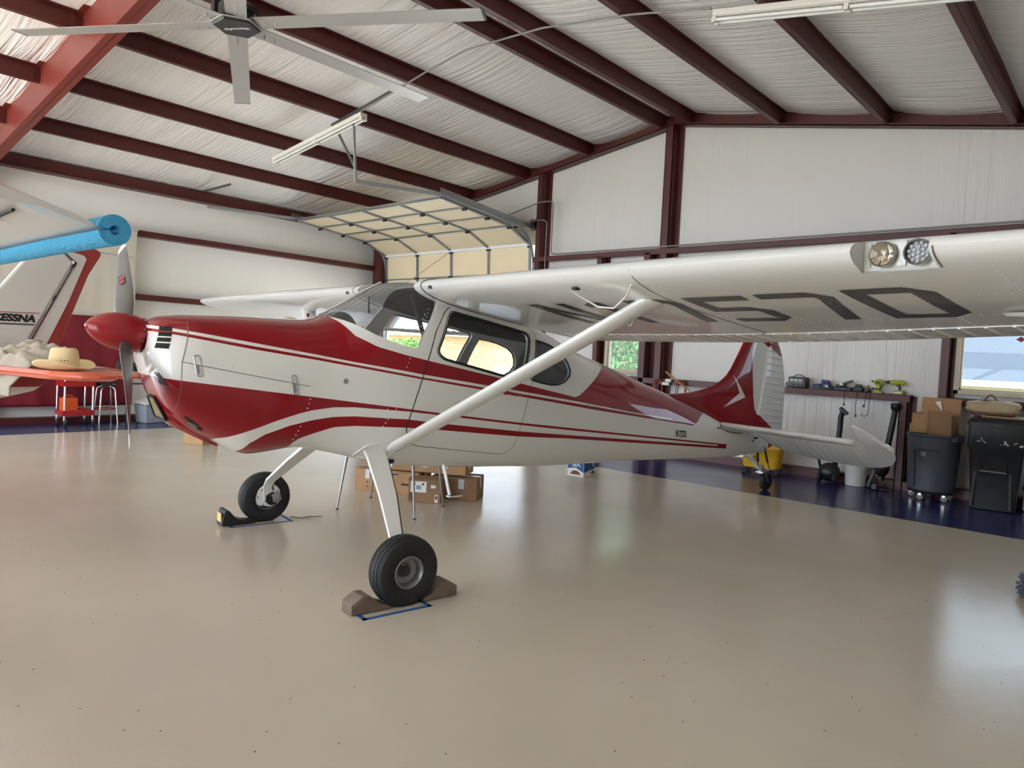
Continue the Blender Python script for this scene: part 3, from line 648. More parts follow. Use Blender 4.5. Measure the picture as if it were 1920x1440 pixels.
for s in (1, -1): loop_tube(b, surf_path(RW_POLY, s, .002), .007)
build_each(b, 'rear_window_seal', SEAL, plane)
# white moulding strip along the windshield base
b = MB()
for s in (1, -1):
    pts = []; poly = [(5.955, 1.765)]+WS_POLY[2:9]+[(5.37, 1.545)]
    for i in range(len(poly)-1):
        for k in range(8):
            t = k/8; x = poly[i][0]+(poly[i+1][0]-poly[i][0])*t; z = poly[i][1]+(poly[i+1][1]-poly[i][1])*t
            if z < sec(x)[1]-.0015: pts.append((x, z))
    pts = [(pts[0][0]+.004, sec(pts[0][0]+.004)[1]-.0002)]+pts
    pa = [Vector((x, s*(halfw(x, z)+.004), z)) for x, z in pts]
    if True: pa[0].y = 0
    pb_ = []
    for k, (x, z) in enumerate(pts):
        w = min(1, k/6); x2, z2 = x+.022-.03*w, z-.002-.036*w; z2 = min(z2, sec(x2)[1]-.0003); pb_.append(Vector((x2, 0 if k == 0 else s*(halfw(x2, z2)+.004), z2)))
    n = len(pa); b.add(pa+pb_, [(i, i+1, n+i+1, n+i) for i in range(n-1)])
b.build('windshield_moulding', AWHITE, plane, smooth=50)
# door post ahead of the door, rivets follow later
# cabin interior -----------------------------------------------------------------------
DARKI = mat('cabin_dark_trim', rgb(42, 40, 38), .8); SEATM = mat('seat_fabric', rgb(58, 58, 62), .9); BLUEI = mat('pale_blue_blanket', rgb(150, 190, 205), .9)
b = MB(); pts = [ring(5.86, 40, .035), ring(5.80, 40, .035)]; b.loft(pts); b.build('instrument_panel', DARKI, plane)
for s in (.22, -.22):
    b = MB(); b.tube([(5.80, s, 1.45), (5.62, s, 1.47)], .012, 8)
    b.tube([Vector((5.62, s+.15*math.sin(R(a)), 1.47+.13*math.cos(R(a)))) for a in range(60, 301, 20)], .013, 8); b.build('control_yoke', DARKI, plane, smooth=50)
    for k, (xs, zs) in enumerate(((5.0, .95), (4.2, .93))):
        b = MB(); b.box((xs, s, zs), (.46, .38, .14)); b.box((xs-.25, s, zs+.20), (.12, .38, .36), (0, R(-14), 0)); b.build('seat', SEATM, plane, bevel=.04, seg=3)
b = MB(); b.box((4.62, -.15, 1.31), (.35, .5, .12)); b.build('folded_blanket', BLUEI, plane, bevel=.05, seg=3)
b = MB(); b.add([*[(x, y, halfz) for x, y, halfz in ((3.9, -.40, .75), (5.7, -.44, .85), (5.7, .44, .85), (3.9, .40, .75))]], [(0, 1, 2, 3)]); b.build('cabin_floor', DARKI, plane)
liner = shell('headliner', 3.75, 5.22, .004, n=72, st=.06, off=.034); boolean(liner, side_prism([(3.6, 1.62), (4.3, 1.72), (5.12, 1.86), (5.3, 1.9), (5.3, 2.2), (3.6, 2.2)]), 'INTERSECT'); liner.data.materials.clear(); liner.data.materials.append(DARKI); smooth_obj(liner, 50)
b = MB(); b.loft([ring(3.80, 40, .04), ring(3.78, 40, .04)]); b.build('cabin_bulkhead', DARKI, plane)
b = MB(); b.tube([(5.56, .02, 1.93), (5.55, .02, 1.80)], .006, 6); b.tube([(5.20, .05, 1.98), (5.1, .05, 1.7), (5.05, .06, 1.58)], .018, 6); build_each(b, 'compass_stalk', DARKI, plane)

# spinner and propeller ------------------------------------------------------------------
AXT = R(9.0); AX = Vector((math.cos(AXT), 0, math.sin(AXT)))
MX = Matrix.Translation((7.085, 0, 1.549)) @ Matrix.Rotation(R(90)-AXT, 4, 'Y')       # local z = thrust axis
b = MB(); prof = [(0, 0), (.105, 0), (.112, .02), (.116, .07), (.117, .12), (.111, .17), (.096, .22), (.072, .265), (.045, .298), (.02, .315), (.002, .322)]
b.lathe(prof, 40, MX); spinner = b.build('spinner', ARED, plane, smooth=50)
b = MB()
for a in range(0, 360, 36): b.sphere(MX @ Vector((.113*math.cos(R(a)), .113*math.sin(R(a)), .016)), .005, 6, 4)
build_each(b, 'screw', ALU, spinner)
b = MB(); b.lathe([(0, -.09), (.06, -.09), (.06, 0), (0, 0)], 24, MX); b.build('propeller_hub', SPRING, plane, smooth=40)
HUB = Vector((7.185, 0, 1.556)); UP = Vector((-math.sin(AXT), 0, math.cos(AXT))); LF = Vector((0, 1, 0))
def blade(sgn):
    ph = R(50); d = (-math.cos(ph)*UP+math.sin(ph)*LF)*sgn; tng = AX.cross(d).normalized(); rings = []
    for r, c, tw, th in ((.06, .060, 70, .050), (.12, .075, 62, .046), (.18, .105, 52, .036), (.28, .135, 42, .026), (.40, .150, 33, .021), (.52, .150, 27, .017), (.66, .140, 22, .013), (.80, .125, 18, .010), (.90, .105, 16, .008), (.95, .075, 15, .006), (.965, .03, 15, .004)):
        a = R(tw); cd = (tng*math.cos(a)+AX*math.sin(a)*1.0); nd = d.cross(cd).normalized(); P = []
        for k in range(14):
            t = 2*PI*k/14; P.append(HUB+d*r+cd*(c/2*math.cos(t))+nd*(th/2*math.sin(t)))
        rings.append(P)
    b = MB().loft(rings); o = b.build('propeller_blade', GREYM, plane, smooth=60)
    b = MB().loft([[p+(p-(HUB+d*rr))*.06 for p in R_] for rr, R_ in ((.90, rings[8]), (.95, rings[9]), (.965, rings[10]))]); b.build('blade_tip', mat('light_grey_paint', rgb(205, 204, 198), .4), o, smooth=60)
    return o, d, tng
bl0, _d0, _t0 = blade(1); bl1, _d1, _t1 = blade(-1)
# round maker's decal on the upper blade: a red disc with dark wing marks
cen = HUB+_d1*.55; nrm = (AX*math.cos(R(26))-_t1*math.sin(R(26))).normalized(); eu = _d1; ev = nrm.cross(eu)
def decal(pts, m, lift): 
    b = MB(); P = [cen+nrm*lift+eu*p[0]+ev*p[1] for p in pts]; b.add(P, [tuple(range(len(P)))]); b.build('decal', m, bl1)
for sg in (1, -1):
    nn = nrm*sg
    b = MB(); P = [cen+nn*.0125+eu*.04*math.cos(R(a))+ev*.028*math.sin(R(a)) for a in range(0, 360, 24)]; b.add(P, [tuple(range(15))]); b.build('decal', mat('decal_red', rgb(176, 40, 52), .4), bl1)
    b = MB()
    for q in ((.045, .012), (-.045, -.012), (.0, .0)): b.add([cen+nn*.0135+eu*(q[0]+e)+ev*(q[1]+f) for e, f in ((-.014, -.024), (-.006, .026), (.012, .020), (.006, -.028))], [(0, 1, 2, 3)])
    b.build('decal_wings', mat('decal_dark', rgb(40, 44, 50), .4), bl1)

# nose details -------------------------------------------------------------------------------
DARKH = mat('opening_shade', rgb(14, 13, 12), .8)  # near-black colour stands in for the shade inside openings and recesses
def patch(x0, x1, z0, z1, s, out, nx=5, nz=5, slant=0):
    vs = []
    for i in range(nx+1):
        for j in range(nz+1):
            z = z0+(z1-z0)*j/nz; x = x0+(x1-x0)*i/nx+slant*(j/nz-.5); vs.append((x, s*(halfw(x, z)+out), z))
    return vs, [(i*(nz+1)+j, (i+1)*(nz+1)+j, (i+1)*(nz+1)+j+1, i*(nz+1)+j+1) for i in range(nx) for j in range(nz)]
for s in (1, -1):
    g = MB(); g.add(*patch(7.0, 7.062, 1.480, 1.612, s, .003, 5, 6, -.035)); g = g.build('intake_grille', DARKH, plane, smooth=60)
    for zc in (1.515, 1.548, 1.580):
        b = MB(); b.add(*patch(6.992, 7.072, zc-.0035, zc+.0035, s, .007, 5, 1, -.02*0)); b.build('grille_bar', AWHITE if zc < 1.57 else ARED, g)
b = MB(); P = []
for r_, xo in ((1.0, 7.08), (.85, 7.092), (.45, 7.088)): P.append([(xo-(p[2]-1.5)*.15*(1-r_), p[1]*r_, 1.545+(p[2]-1.545)*r_) for p in ring(7.08, 48)])
b.loft(P, caps=False); b.build('nose_bowl', PAINT, plane, smooth=60)
b = MB(); b.loft([[(7.076, p[1]*k, 1.545+(p[2]-1.545)*k) for p in ring(7.08, 32)] for k in (.5, .02)], caps=False); b.build('nose_intake', DARKH, plane)
# chin scoop with its mesh filter
sc_ = [(7.045, 1.175, .075), (6.98, 1.015, .135), (6.90, .965, .145), (6.75, .90, .12), (6.60, .835, .05)]
b = MB(); rings = []
for (x, z, w) in ((7.02, 1.16, .09), (6.965, 1.03, .15), (6.90, .975, .16), (6.75, .895, .14), (6.63, .84, .06)):
    zt = z+.16; rings.append([(x+.02*(k in (0,)), w*cx, z+(.0 if cz < 0 else .16)+.03*(abs(cx) == 1 and cz < 0)) for k, (cx, cz) in enumerate(((-1, 1), (-1, -1), (-.7, -1), (.7, -1), (1, -1), (1, 1)))])
b.loft(rings); b.build('chin_scoop', ARED, plane, smooth=50)
b = MB(); b.add([(7.028, -.085, 1.165), (7.028, .085, 1.165), (6.972, .14, 1.035), (6.972, -.14, 1.035)], [(0, 1, 2, 3)])
flt = b.build('air_filter', mat('filter_mesh', rgb(150, 140, 96), .7, bump=((220, 220, 220), .6, 0)), plane)
b = MB(); c4 = [Vector((7.032, -.088, 1.168)), Vector((7.032, .088, 1.168)), Vector((6.972, .145, 1.03)), Vector((6.972, -.145, 1.03))]
for i in range(4): b.beam(c4[i], c4[(i+1) % 4], .012, .012, up=(1, 0, .3))
b.build('filter_frame', SEAL, flt)
for s in (1, -1):
    b = MB(); cc_ = Vector((6.848, 1.022)); el = [(cc_.x+.072*math.cos(R(a))*.80-.034*math.sin(R(a))*-.55, cc_.y+.072*math.cos(R(a))*.60+.034*math.sin(R(a))*.8) for a in range(0, 360, 15)]
    P = [(x, s*(halfw(x, z)+.004), z) for x, z in el]; b.add([(cc_.x, s*(halfw(cc_.x, cc_.y)+.004), cc_.y)]+P, [(0, k+1, (k+1) % 24+1) for k in range(24)]); o = b.build('exhaust_cutout', DARKH, plane, smooth=60)
    b = MB(); b.tube([(6.87, s*(halfw(6.87, 1.04)-.03), 1.035), (6.825, s*(halfw(6.825, 1.0)+.012), .998)], .015, 12); b.build('exhaust_pipe', mat('exhaust_steel', rgb(110, 104, 100), .5, .6), o, smooth=50)
    b = MB(); b.add(*patch(7.035, 7.06, 1.262, 1.335, s, .004, 2, 5, .04)); b.build('black_patch', SEAL, plane, smooth=60)
    # cowl side hatch seam, latches, rivets
    b = MB(); path = [(x, s*(halfw(x, z)+.0005), z) for x, z in [(6.19+(6.955-6.19)*t, 1.272+(1.405-1.272)*t) for t in [k/14 for k in range(15)]]]
    b.tube(path, .0022, 4); b.tube([(6.955-(z-1.4)*.25, s*(halfw(6.955-(z-1.4)*.25, z)+.001), z) for z in frange(1.40, 1.68, .04)], .0025, 4)
    b.tube([(6.955, s*(halfw(6.955, z)+.001), z) for z in frange(1.07, 1.40, .04)], .0018, 4); b.build('panel_seam', mat('seam_grey', rgb(120, 116, 110), .6), plane)
    for xl, zl in ((6.868, 1.385), (6.289, 1.28)):
        o = MB(); y = halfw(xl, zl)
        pts = fillet([(-.016, -.062), (.016, -.062), (.016, .062), (-.016, .062)], .014, 4)
        pp = [(xl+a+c*.17, s*(halfw(xl+a+c*.17, zl+c)+.003), zl+c) for a, c in pts]; loop_tube(o, pp, .0028)
        o.box((xl+.002, s*(y+.004), zl-.02), (.016, .006, .055), (0, R(10), 0)); o.build('cowl_latch', ALU, plane)
    b = MB(); b.lathe([(0, 0), (.017, 0), (.017, .004), (0, .004)], 16, Matrix.Translation((5.945, s*halfw(5.945, 1.311), 1.311)) @ Matrix.Rotation(R(-90*s), 4, 'X')); b.build('vent_plug', ALU, plane)
b = MB(); b.tube([(6.02, 0, 1.74), (6.02, 0, 1.765)], .01, 8); b.build('hood_knob', ARED, plane)
# glare shield hump and cowl top bar seen behind the nose
b = MB(); b.box((6.78, -.25, 1.665), (.3, .05, .03), (0, R(1), 0)); b.build('cowl_hinge', SPRING, plane)

# wing --------------------------------------------------------------------------------------------
INC = R(10.0)
AF = [(0, 0, 0), (.005, .012, -.010), (.0125, .0215, -.0165), (.025, .0299, -.0227), (.05, .0413, -.0301), (.1, .0563, -.0375), (.15, .0661, -.0410), (.2, .0726, -.0423), (.3, .0788, -.0412), (.4, .0780, -.0380), (.5, .0724, -.0334), (.6, .0636, -.0276), (.7, .0518, -.0214), (.8, .0375, -.0150), (.9, .0208, -.0082), (1.0, .0013, -.0013)]
LEX = pchip([0, 2.6, 5.1, 5.45], [5.42, 5.42, 5.37, 5.30]); TEX = pchip([0, 1.6, 2.55, 3.8, 5.2, 5.45], [3.70, 3.755, 3.845, 4.075, 4.33, 4.45])
def lez(y): return 2.0+(-.002*y if y > 0 else -.010*y)
def wpt(y, t, up):
    """point on the wing at span y, chord fraction t"""
    ay = abs(y); le = LEX(ay); c = le-TEX(ay); u = np.interp(t, [a[0] for a in AF], [a[1] for a in AF]); l = np.interp(t, [a[0] for a in AF], [a[2] for a in AF])
    cc = 1.66 if ay < 5.2 else 1.66*(1-.85*((ay-5.2)/.25)**2)
    cc = min(cc, c*1.02)
    h = (u if up else l)*cc
    return Vector((le-t*c*1.0-h*math.sin(INC)*.0, y, lez(y)-t*c*math.tan(INC)+h))
def wing_ring(y, t0, t1, n=16, thick=1):
    ts = [t0+(t1-t0)*(.5-.5*math.cos(PI*k/n)) if t0 < .02 else t0+(t1-t0)*k/n for k in range(n+1)]
    return [wpt(y, t, True) for t in ts[::-1]]+[wpt(y, t, False) for t in ts[1 if t0 == 0 else 0:]]
FL_T = .80
CORR = AWHITE
for s in (1, -1):
    ys = frange(.50, 5.2, .12)+[5.27, 5.33, 5.38, 5.42, 5.45]
    w = MB().loft([wing_ring(s*y, 0, FL_T) for y in ys]).build('wing', AWHITE, plane)
    if s > 0:
        # landing light bay cut into the leading edge
        bay = MB().box2((5.30, 3.600, 1.80), (5.6, 3.872, 2.2)).build('cutter', None, plane)
        lens = w.copy(); lens.data = w.data.copy(); lens.name = 'landing_light_lens'; COL.objects.link(lens); lens.parent = w
        inner = MB().loft([[Vector((p.x-.006, p.y, 1.985+(p.z-1.985)*.93)) for p in wing_ring(s*y, 0, .5)] for y in frange(3.5, 4.0, .1)]).build('cutter', None, plane)
        box2_ = bay.copy(); box2_.data = bay.data; COL.objects.link(box2_)
        boolean(w, bay, keep=True); boolean(lens, box2_, 'INTERSECT'); boolean(lens, inner, 'DIFFERENCE')
        bpy.data.objects.remove(bay); lens.data.materials.clear(); lens.data.materials.append(glass_mat('clear_lens', (.96, .96, .95, 1)))
        smooth_obj(lens, 50); wing_l = w
    w.data.materials.clear(); w.data.materials.append(AWHITE); smooth_obj(w, 35)
    if s < 0: wing_r = w
    # root fairing cuff
    b = MB().loft([[Vector((p.x+.004, s*y, p.z)) for p in wing_ring(s*.55, 0, .95)] for y in (.44, .53)]); b.build('wing_root_cuff', AWHITE, w, smooth=40)
    b = MB(); rr = wing_ring(s*.535, 0, .8); b.tube([p+Vector((.002, 0, 0)) for p in rr[4:-6]], .004, 5); b.build('cuff_seam', SEAL, w)
    b = MB(); q = wpt(s*.62, .03, False); b.prism([(-.018, -.012), (.018, -.012), (.018, .012), (-.018, .012)], -.004, .004, lambda a, c, d: (q.x+.045+d, q.y+a+.03*s, q.z+.035+c)); b.build('cabin_vent', SEAL, w)
    # flap and aileron with raised corrugations
    for nm, ya, yb in (('flap', .56, 2.44), ('aileron', 2.47, 5.18)):
        rings = []; n = int((yb-ya)/.115)
        ribs = [ya+(yb-ya)*(k+.5)/n for k in range(n)]
        for y in sorted([ya, yb]+[r_+e for r_ in ribs for e in (-.010, 0, .010)]):
            bump = .006 if y in ribs else 0; y_ = y; P = []
            up = [wpt(s*y_, t, True)-Vector((.004, 0, .004)) for t in (1.0, .93, .87, FL_T+.006)]; lo = [wpt(s*y_, t, False)-Vector((.004, 0, .004+(bump if t < .99 else 0))) for t in (FL_T+.006, .84, .9, .96, 1.0)]
            rings.append(up+lo)
        MB().loft(rings).build(nm, CORR, w, smooth=25)
    b = MB(); b.lathe([(0, 0), (.09, 0), (.075, .012), (0, .016)], 20, Matrix.Translation(wpt(s*3.95, .62, False)) @ Matrix.Rotation(R(180), 4, 'X')); b.build('inspection_cover', AWHITE, w, smooth=60)
# lamps inside the bay
b = MB().box2((5.300, 3.602, 1.938), (5.304, 3.870, 2.040)); bp_ = b.build('landing_light_plate', AWHITE, wing_l)
LAMPG = mat('lamp_reflector', rgb(220, 214, 200), .08, 1)
for k, yy in enumerate((3.682, 3.806)):
    b = MB(); M = Matrix.Translation((5.305, yy, 1.987)) @ Matrix.Rotation(R(90), 4, 'Y'); b.lathe([(.045, 0), (.048, .012), (.048, .03), (.044, .034), (.042, .03)], 28, M, caps=False); b.build('lamp_ring', ALU, bp_, smooth=40)
    b = MB()
    if k == 0: b.lathe([(.0, .006), (.018, .010), (.03, .017), (.043, .03)], 28, M, caps=False); b.build('lamp_reflector', LAMPG, bp_, smooth=60)
    else:
        b.lathe([(0, .012), (.043, .012)], 24, M, caps=False); b.build('led_plate', mat('led_plate', rgb(110, 112, 118), .35, .5), bp_)
        b = MB()
        for r_, cnt in ((.0, 1), (.019, 6), (.034, 11)):
            for q in range(cnt): b.sphere(M @ Vector((r_*math.cos(6.283*q/cnt), r_*math.sin(6.283*q/cnt), .014)), .0075, 8, 5)
        b.build('led', mat('led_lens', rgb(215, 218, 222), .1), bp_, smooth=60)
for yy in (3.622, 3.738, 3.752, 3.864):
    MB().box2((5.305, yy-.008, 1.942), (5.312, yy+.008, 2.036)).build('lamp_bracket', AWHITE, bp_)
b = MB(); path = []
for k in range(9): t = .0+.075*k/8; path.append(wpt(3.885, t, False)+Vector((.001, 0, -.001)))
b.tube(path, .003, 4); pl2 = [wpt(2.50+.0*k, t, False)+Vector((0, 0, -.001)) for k, t in enumerate([.0, .02, .05, .1, .2, .35, .5, .7, .79])]; b.tube(pl2, .002, 4)
build_each(b, 'skin_seam', mat('seam_grey', rgb(120, 116, 110), .6), wing_l)

# registration letters under the left wing: block strokes
SW = .08; LW = .345; LH = .56
def seg_letters(ch):
    w, h, t = LW, LH, SW; c = .09
    if ch == 'N': return [[(0, 0), (t, 0), (t, h), (0, h)], [(w-t, 0), (w, 0), (w, h), (w-t, h)], [(0, h), (t*1.15, h), (w, 0), (w-t*1.15, 0)]]
    if ch == '1': return [[(w*.42, 0), (w*.42+t, 0), (w*.42+t, h), (w*.42, h)], [(w*.42, h), (w*.42, h-.08), (w*.18, h-.12), (w*.18, h-.05)]]
    if ch == '7': return [[(0, h), (0, h-t), (w-c, h-t), (w-c, h)], [(w-c, h), (w-c, h-t), (w-t, h-t-c*.2), (w-t, h-c-t), (w, h-c)], [(w-t, h-c-t*.4), (w, h-c), (w*.72, 0), (w*.72-t, 0)]]
    if ch == '5': return [[(0, h), (0, h-t), (w, h-t), (w, h)], [(0, h), (t, h), (t, h*.5), (0, h*.5)], [(0, h*.62), (0, h*.62-t), (w-c, h*.62-t), (w-c, h*.62)], [(w-c, h*.62), (w-c, h*.62-t), (w-t, h*.42), (w-t, c), (w, c), (w, h*.62-c)], [(w, c), (w-t, c), (w-c, t), (w-c, 0)], [(0, 0), (w-c, 0), (w-c, t), (0, t)]]
    if ch == 'D': return [[(0, 0), (t, 0), (t, h), (0, h)], [(0, h), (0, h-t), (w-c, h-t), (w-c, h)], [(0, t), (0, 0), (w-c, 0), (w-c, t)], [(w-c, h), (w-c, h-t), (w-t, h-c-.02), (w-t, c+.02), (w-c, t), (w-c, 0), (w, c), (w, h-c)]]
LETM = mat('grey_black_lettering', rgb(44, 42, 42), .35, coat=.5)
for i, ch in enumerate('N1757D'):
    bm = bmesh.new()
    for poly in seg_letters(ch):
        bm.faces.new([bm.verts.new((p[0], p[1], 0)) for p in poly])
    bmesh.ops.triangulate(bm, faces=bm.faces); bmesh.ops.subdivide_edges(bm, edges=bm.edges, cuts=3, use_grid_fill=True)
    for v in bm.verts:
        y = 1.345+.415*i+v.co.x; xx = 5.10-(LH-v.co.y)+.006*i
        le = LEX(y); t = (le-xx)/(le-TEX(y)); q = wpt(y, t, False); v.co = (xx, y, q.z-.0022)
    me = bpy.data.meshes.new('registration_letter'); bm.to_mesh(me); bm.free(); me.materials.append(LETM); obj_from(me, 'registration_letter', wing_l)

# wing struts
for s, wg in ((1, wing_l), (-1, wing_r)):
    p0 = Vector((5.585, s*.50, .835)); p1 = Vector((5.045, s*2.35, lez(s*2.35)-.115)); d = (p1-p0).normalized(); fx = (Vector((1, 0, 0))-d*d.x).normalized(); nz = d.cross(fx)
    rings = []
    for t, sc in ((0, .55), (.015, .8), (.04, 1), (.5, 1.05), (.95, 1.05), (1, 1.05)):
        c = p0+(p1-p0)*t; rings.append([c+fx*(.072*sc*math.cos(a))+nz*(.033*sc*math.sin(a)) for a in [2*PI*k/20 for k in range(20)]])
    st = MB().loft(rings).build('wing_strut', AWHITE, plane, smooth=60)
    cuff = [p1-d*.0+fx*.0, p1+d*.10]
    b = MB(); rr = []
    for t, sc in ((-.02, 1.08), (.03, 1.25), (.08, 1.5)):
        c = p1+d*t; rr.append([c+fx*(.076*sc*math.cos(a))+nz*(.036*sc*math.sin(a)) for a in [2*PI*k/20 for k in range(20)]])
    b.loft(rr); b.build('strut_cuff', AWHITE, st, smooth=60)
    b = MB(); c = p0+(p1-p0)*.93; b.tube([c+Vector((0, s*.02*math.cos(R(a)), -.045+.028*math.sin(R(a)))) for a in range(0, 361, 30)], .004, 6); b.build('tie_down_ring', ALU, st)
    b = MB()
    for k in range(5): b.sphere(p0+d*(.04+.014*k)+nz*(.030 if nz.y*s > 0 else -.030)+fx*-.02, .004, 6, 4)
    b.build('strut_screw', ALU, st)
# pitot tube under the left wing
q = wpt(2.02, .10, False); q2 = wpt(2.45, .07, False)
b = MB(); b.tube([q+Vector((.10, 0, .012)), q+Vector((.05, .02, -.02)), q+Vector((-.02, .10, -.075)), q+Vector((-.02, .22, -.085)), q+Vector((.02, .34, -.03)), q2+Vector((.03, 0, .004))], .005, 8)
b.build('pitot_tube', AWHITE, wing_l, smooth=60)
b = MB().box(wpt(2.04, .05, False)+Vector((0, 0, -.008)), (.035, .03, .016)); b.build('vent_fitting', SEAL, wing_l)

# landing gear ---------------------------------------------------------------------------------------
def wheel(s):
    c = Vector((5.855, s*1.20, .205)); b = MB(); M = Matrix.Translation(c) @ Matrix.Rotation(R(90), 4, 'X')
    prof = []
    for z, r in ((-.062, .095), (-.074, .125), (-.078, .160), (-.070, .192), (-.056, .207), (-.052, .209), (-.048, .199), (-.044, .211), (-.026, .2145), (-.022, .205), (-.018, .215), (.018, .215), (.022, .205), (.026, .2145), (.044, .211), (.048, .199), (.052, .209), (.056, .207), (.070, .192), (.078, .160), (.074, .125), (.062, .095)): prof.append((r, z))
    b.lathe(prof, 56, M, caps=False)
    b.v = [(p[0], p[1], max(p[2], .0015)) for p in b.v]
    w = b.build('wheel', RUBBER, plane, smooth=28)
    b = MB(); b.lathe([(.097, -.062), (.100, -.068), (.094, -.072), (.088, -.066), (.082, -.05), (.078, -.015), (.045, -.005), (.035, -.02), (.033, -.03), (0, -.03)], 36, M, caps=False)
    b.lathe([(.097, .062), (.100, .068), (.094, .072), (.088, .066), (.082, .05), (.078, .015), (.045, .005), (.035, .02), (.033, .03), (0, .03)], 36, M, caps=False)
    hb = b.build('hub', mat('cast_grey_wheel', rgb(138, 138, 138), .45, .55), w, smooth=40)
    b = MB()
    for sd in (1, -1): b.lathe([(0, -.026*sd), (.034, -.026*sd), (.03, -.034*sd), (0, -.036*sd)], 20, M, caps=False)
    build_each(b, 'axle_nut', SPRING, hb, smooth=40)
    b = MB(); b.tube([c+Vector((.03, s*.02, .045)), c+Vector((.035, s*.05, .05))], .006, 6); b.build('valve', mat('brass', rgb(190, 150, 80), .3, .8), hb)
    return w
for s in (1, -1):
    wheel(s)
    st = []
    for (x, y, z, w, t) in ((5.68, .40, .84, .155, .032), (5.69, .50, .775, .15, .03), (5.765, .80, .58, .122, .025), (5.85, 1.08, .37, .085, .022), (5.862, 1.115, .31, .075, .02), (5.858, 1.122, .18, .06, .02)):
        st.append((x, s*y, z, w, t))
    rings = []
    for i, (x, y, z, w, t) in enumerate(st):
        a = Vector(st[max(i-1, 0)][:3]); c = Vector(st[min(i+1, len(st)-1)][:3]); d = (c-a).normalized(); fx = (Vector((1, 0, 0))-d*d.x).normalized(); nz = d.cross(fx); p = Vector((x, y, z))
        rings.append([p+fx*(w/2*e)+nz*(t/2*f) for e, f in ((-1, -.6), (-.96, -1), (.96, -1), (1, -.6), (1, .6), (.96, 1), (-.96, 1), (-1, .6))])
    leg = MB().loft(rings).build('gear_leg', AWHITE, plane, smooth=40)
    b = MB(); b.tube([Vector(r[0])*.5+Vector(r[7])*.5+Vector((-.006, 0, 0)) for r in rings[1:5]]+[Vector((5.80, s*1.13, .24))], .006, 6); b.build('brake_line', SPRING, leg, smooth=60)
    yb = s*1.118
    b = MB(); pts = fillet([(-.10, -.06), (-.095, .06), (-.05, .105), (.05, .11), (.10, .06), (.105, -.05), (.03, -.085)], .03, 3); b.prism(pts, 0, .006, lambda a, c, d: (5.85-a, yb+s*d, .215+c)); b.build('brake_shield', AWHITE, leg)
    b = MB(); b.lathe([(0, 0), (.055, 0), (.055, -.012), (0, -.012)], 24, Matrix.Translation((5.82, yb-s*.002, .20)) @ Matrix.Rotation(R(-90*s), 4, 'X')); b.build('brake_recess', DARKH, leg)
    b = MB(); b.box((5.79, yb-s*.028, .215), (.075, .035, .075), (0, R(15), 0)); b.build('brake_caliper', ALU, leg, bevel=.008)
    b = MB()
    for k in range(7): a = R(50*k); b.sphere((5.85+.088*math.cos(a), yb-s*.002, .222+.078*math.sin(a)), .006, 6, 4)
    for e, f in ((.01, .25), (-.02, .25), (.012, .20), (-.014, .20)): b.sphere((5.862+e, yb-s*.012, f-.02), .007, 6, 4)
    build_each(b, 'bolt', SPRING, leg)
    # leg fairing plate on the belly
    pts = fillet([(5.80, .79), (5.775, .86), (5.70, .885), (5.56, .845), (5.55, .79), (5.60, .755), (5.78, .765)], .035, 4)
    b = MB(); P = [(x, s*(halfw(x, z)+.006), z) for x, z in pts]; loop_tube(b, P, .006); b.build('leg_fairing', AWHITE, plane, smooth=50)
    b = MB(); P = [(x, s*(halfw(x, z)+.009), z) for x, z in pts]; loop_tube(b, P, .0018, 4); b.build('fairing_seam', mat('seam_grey', rgb(120, 116, 110), .6), plane)
    b = MB(); b.box((5.545, s*.40, .735), (.07, .05, .03)); b.build('tow_ring', SPRING, plane, bevel=.006)
    # boarding step
    b = MB(); b.beam((5.055, s*.37, .69), (5.05, s*.47, .455), .03, .012, up=(1, 0, 0)); b.box((5.01, s*.475, .45), (.12, .045, .012)); b.build('boarding_step', AWHITE, plane, bevel=.003)
    b = MB(); b.box((5.01, s*.475, .457), (.10, .04, .003)); b.build('step_grip', SEAL, plane)

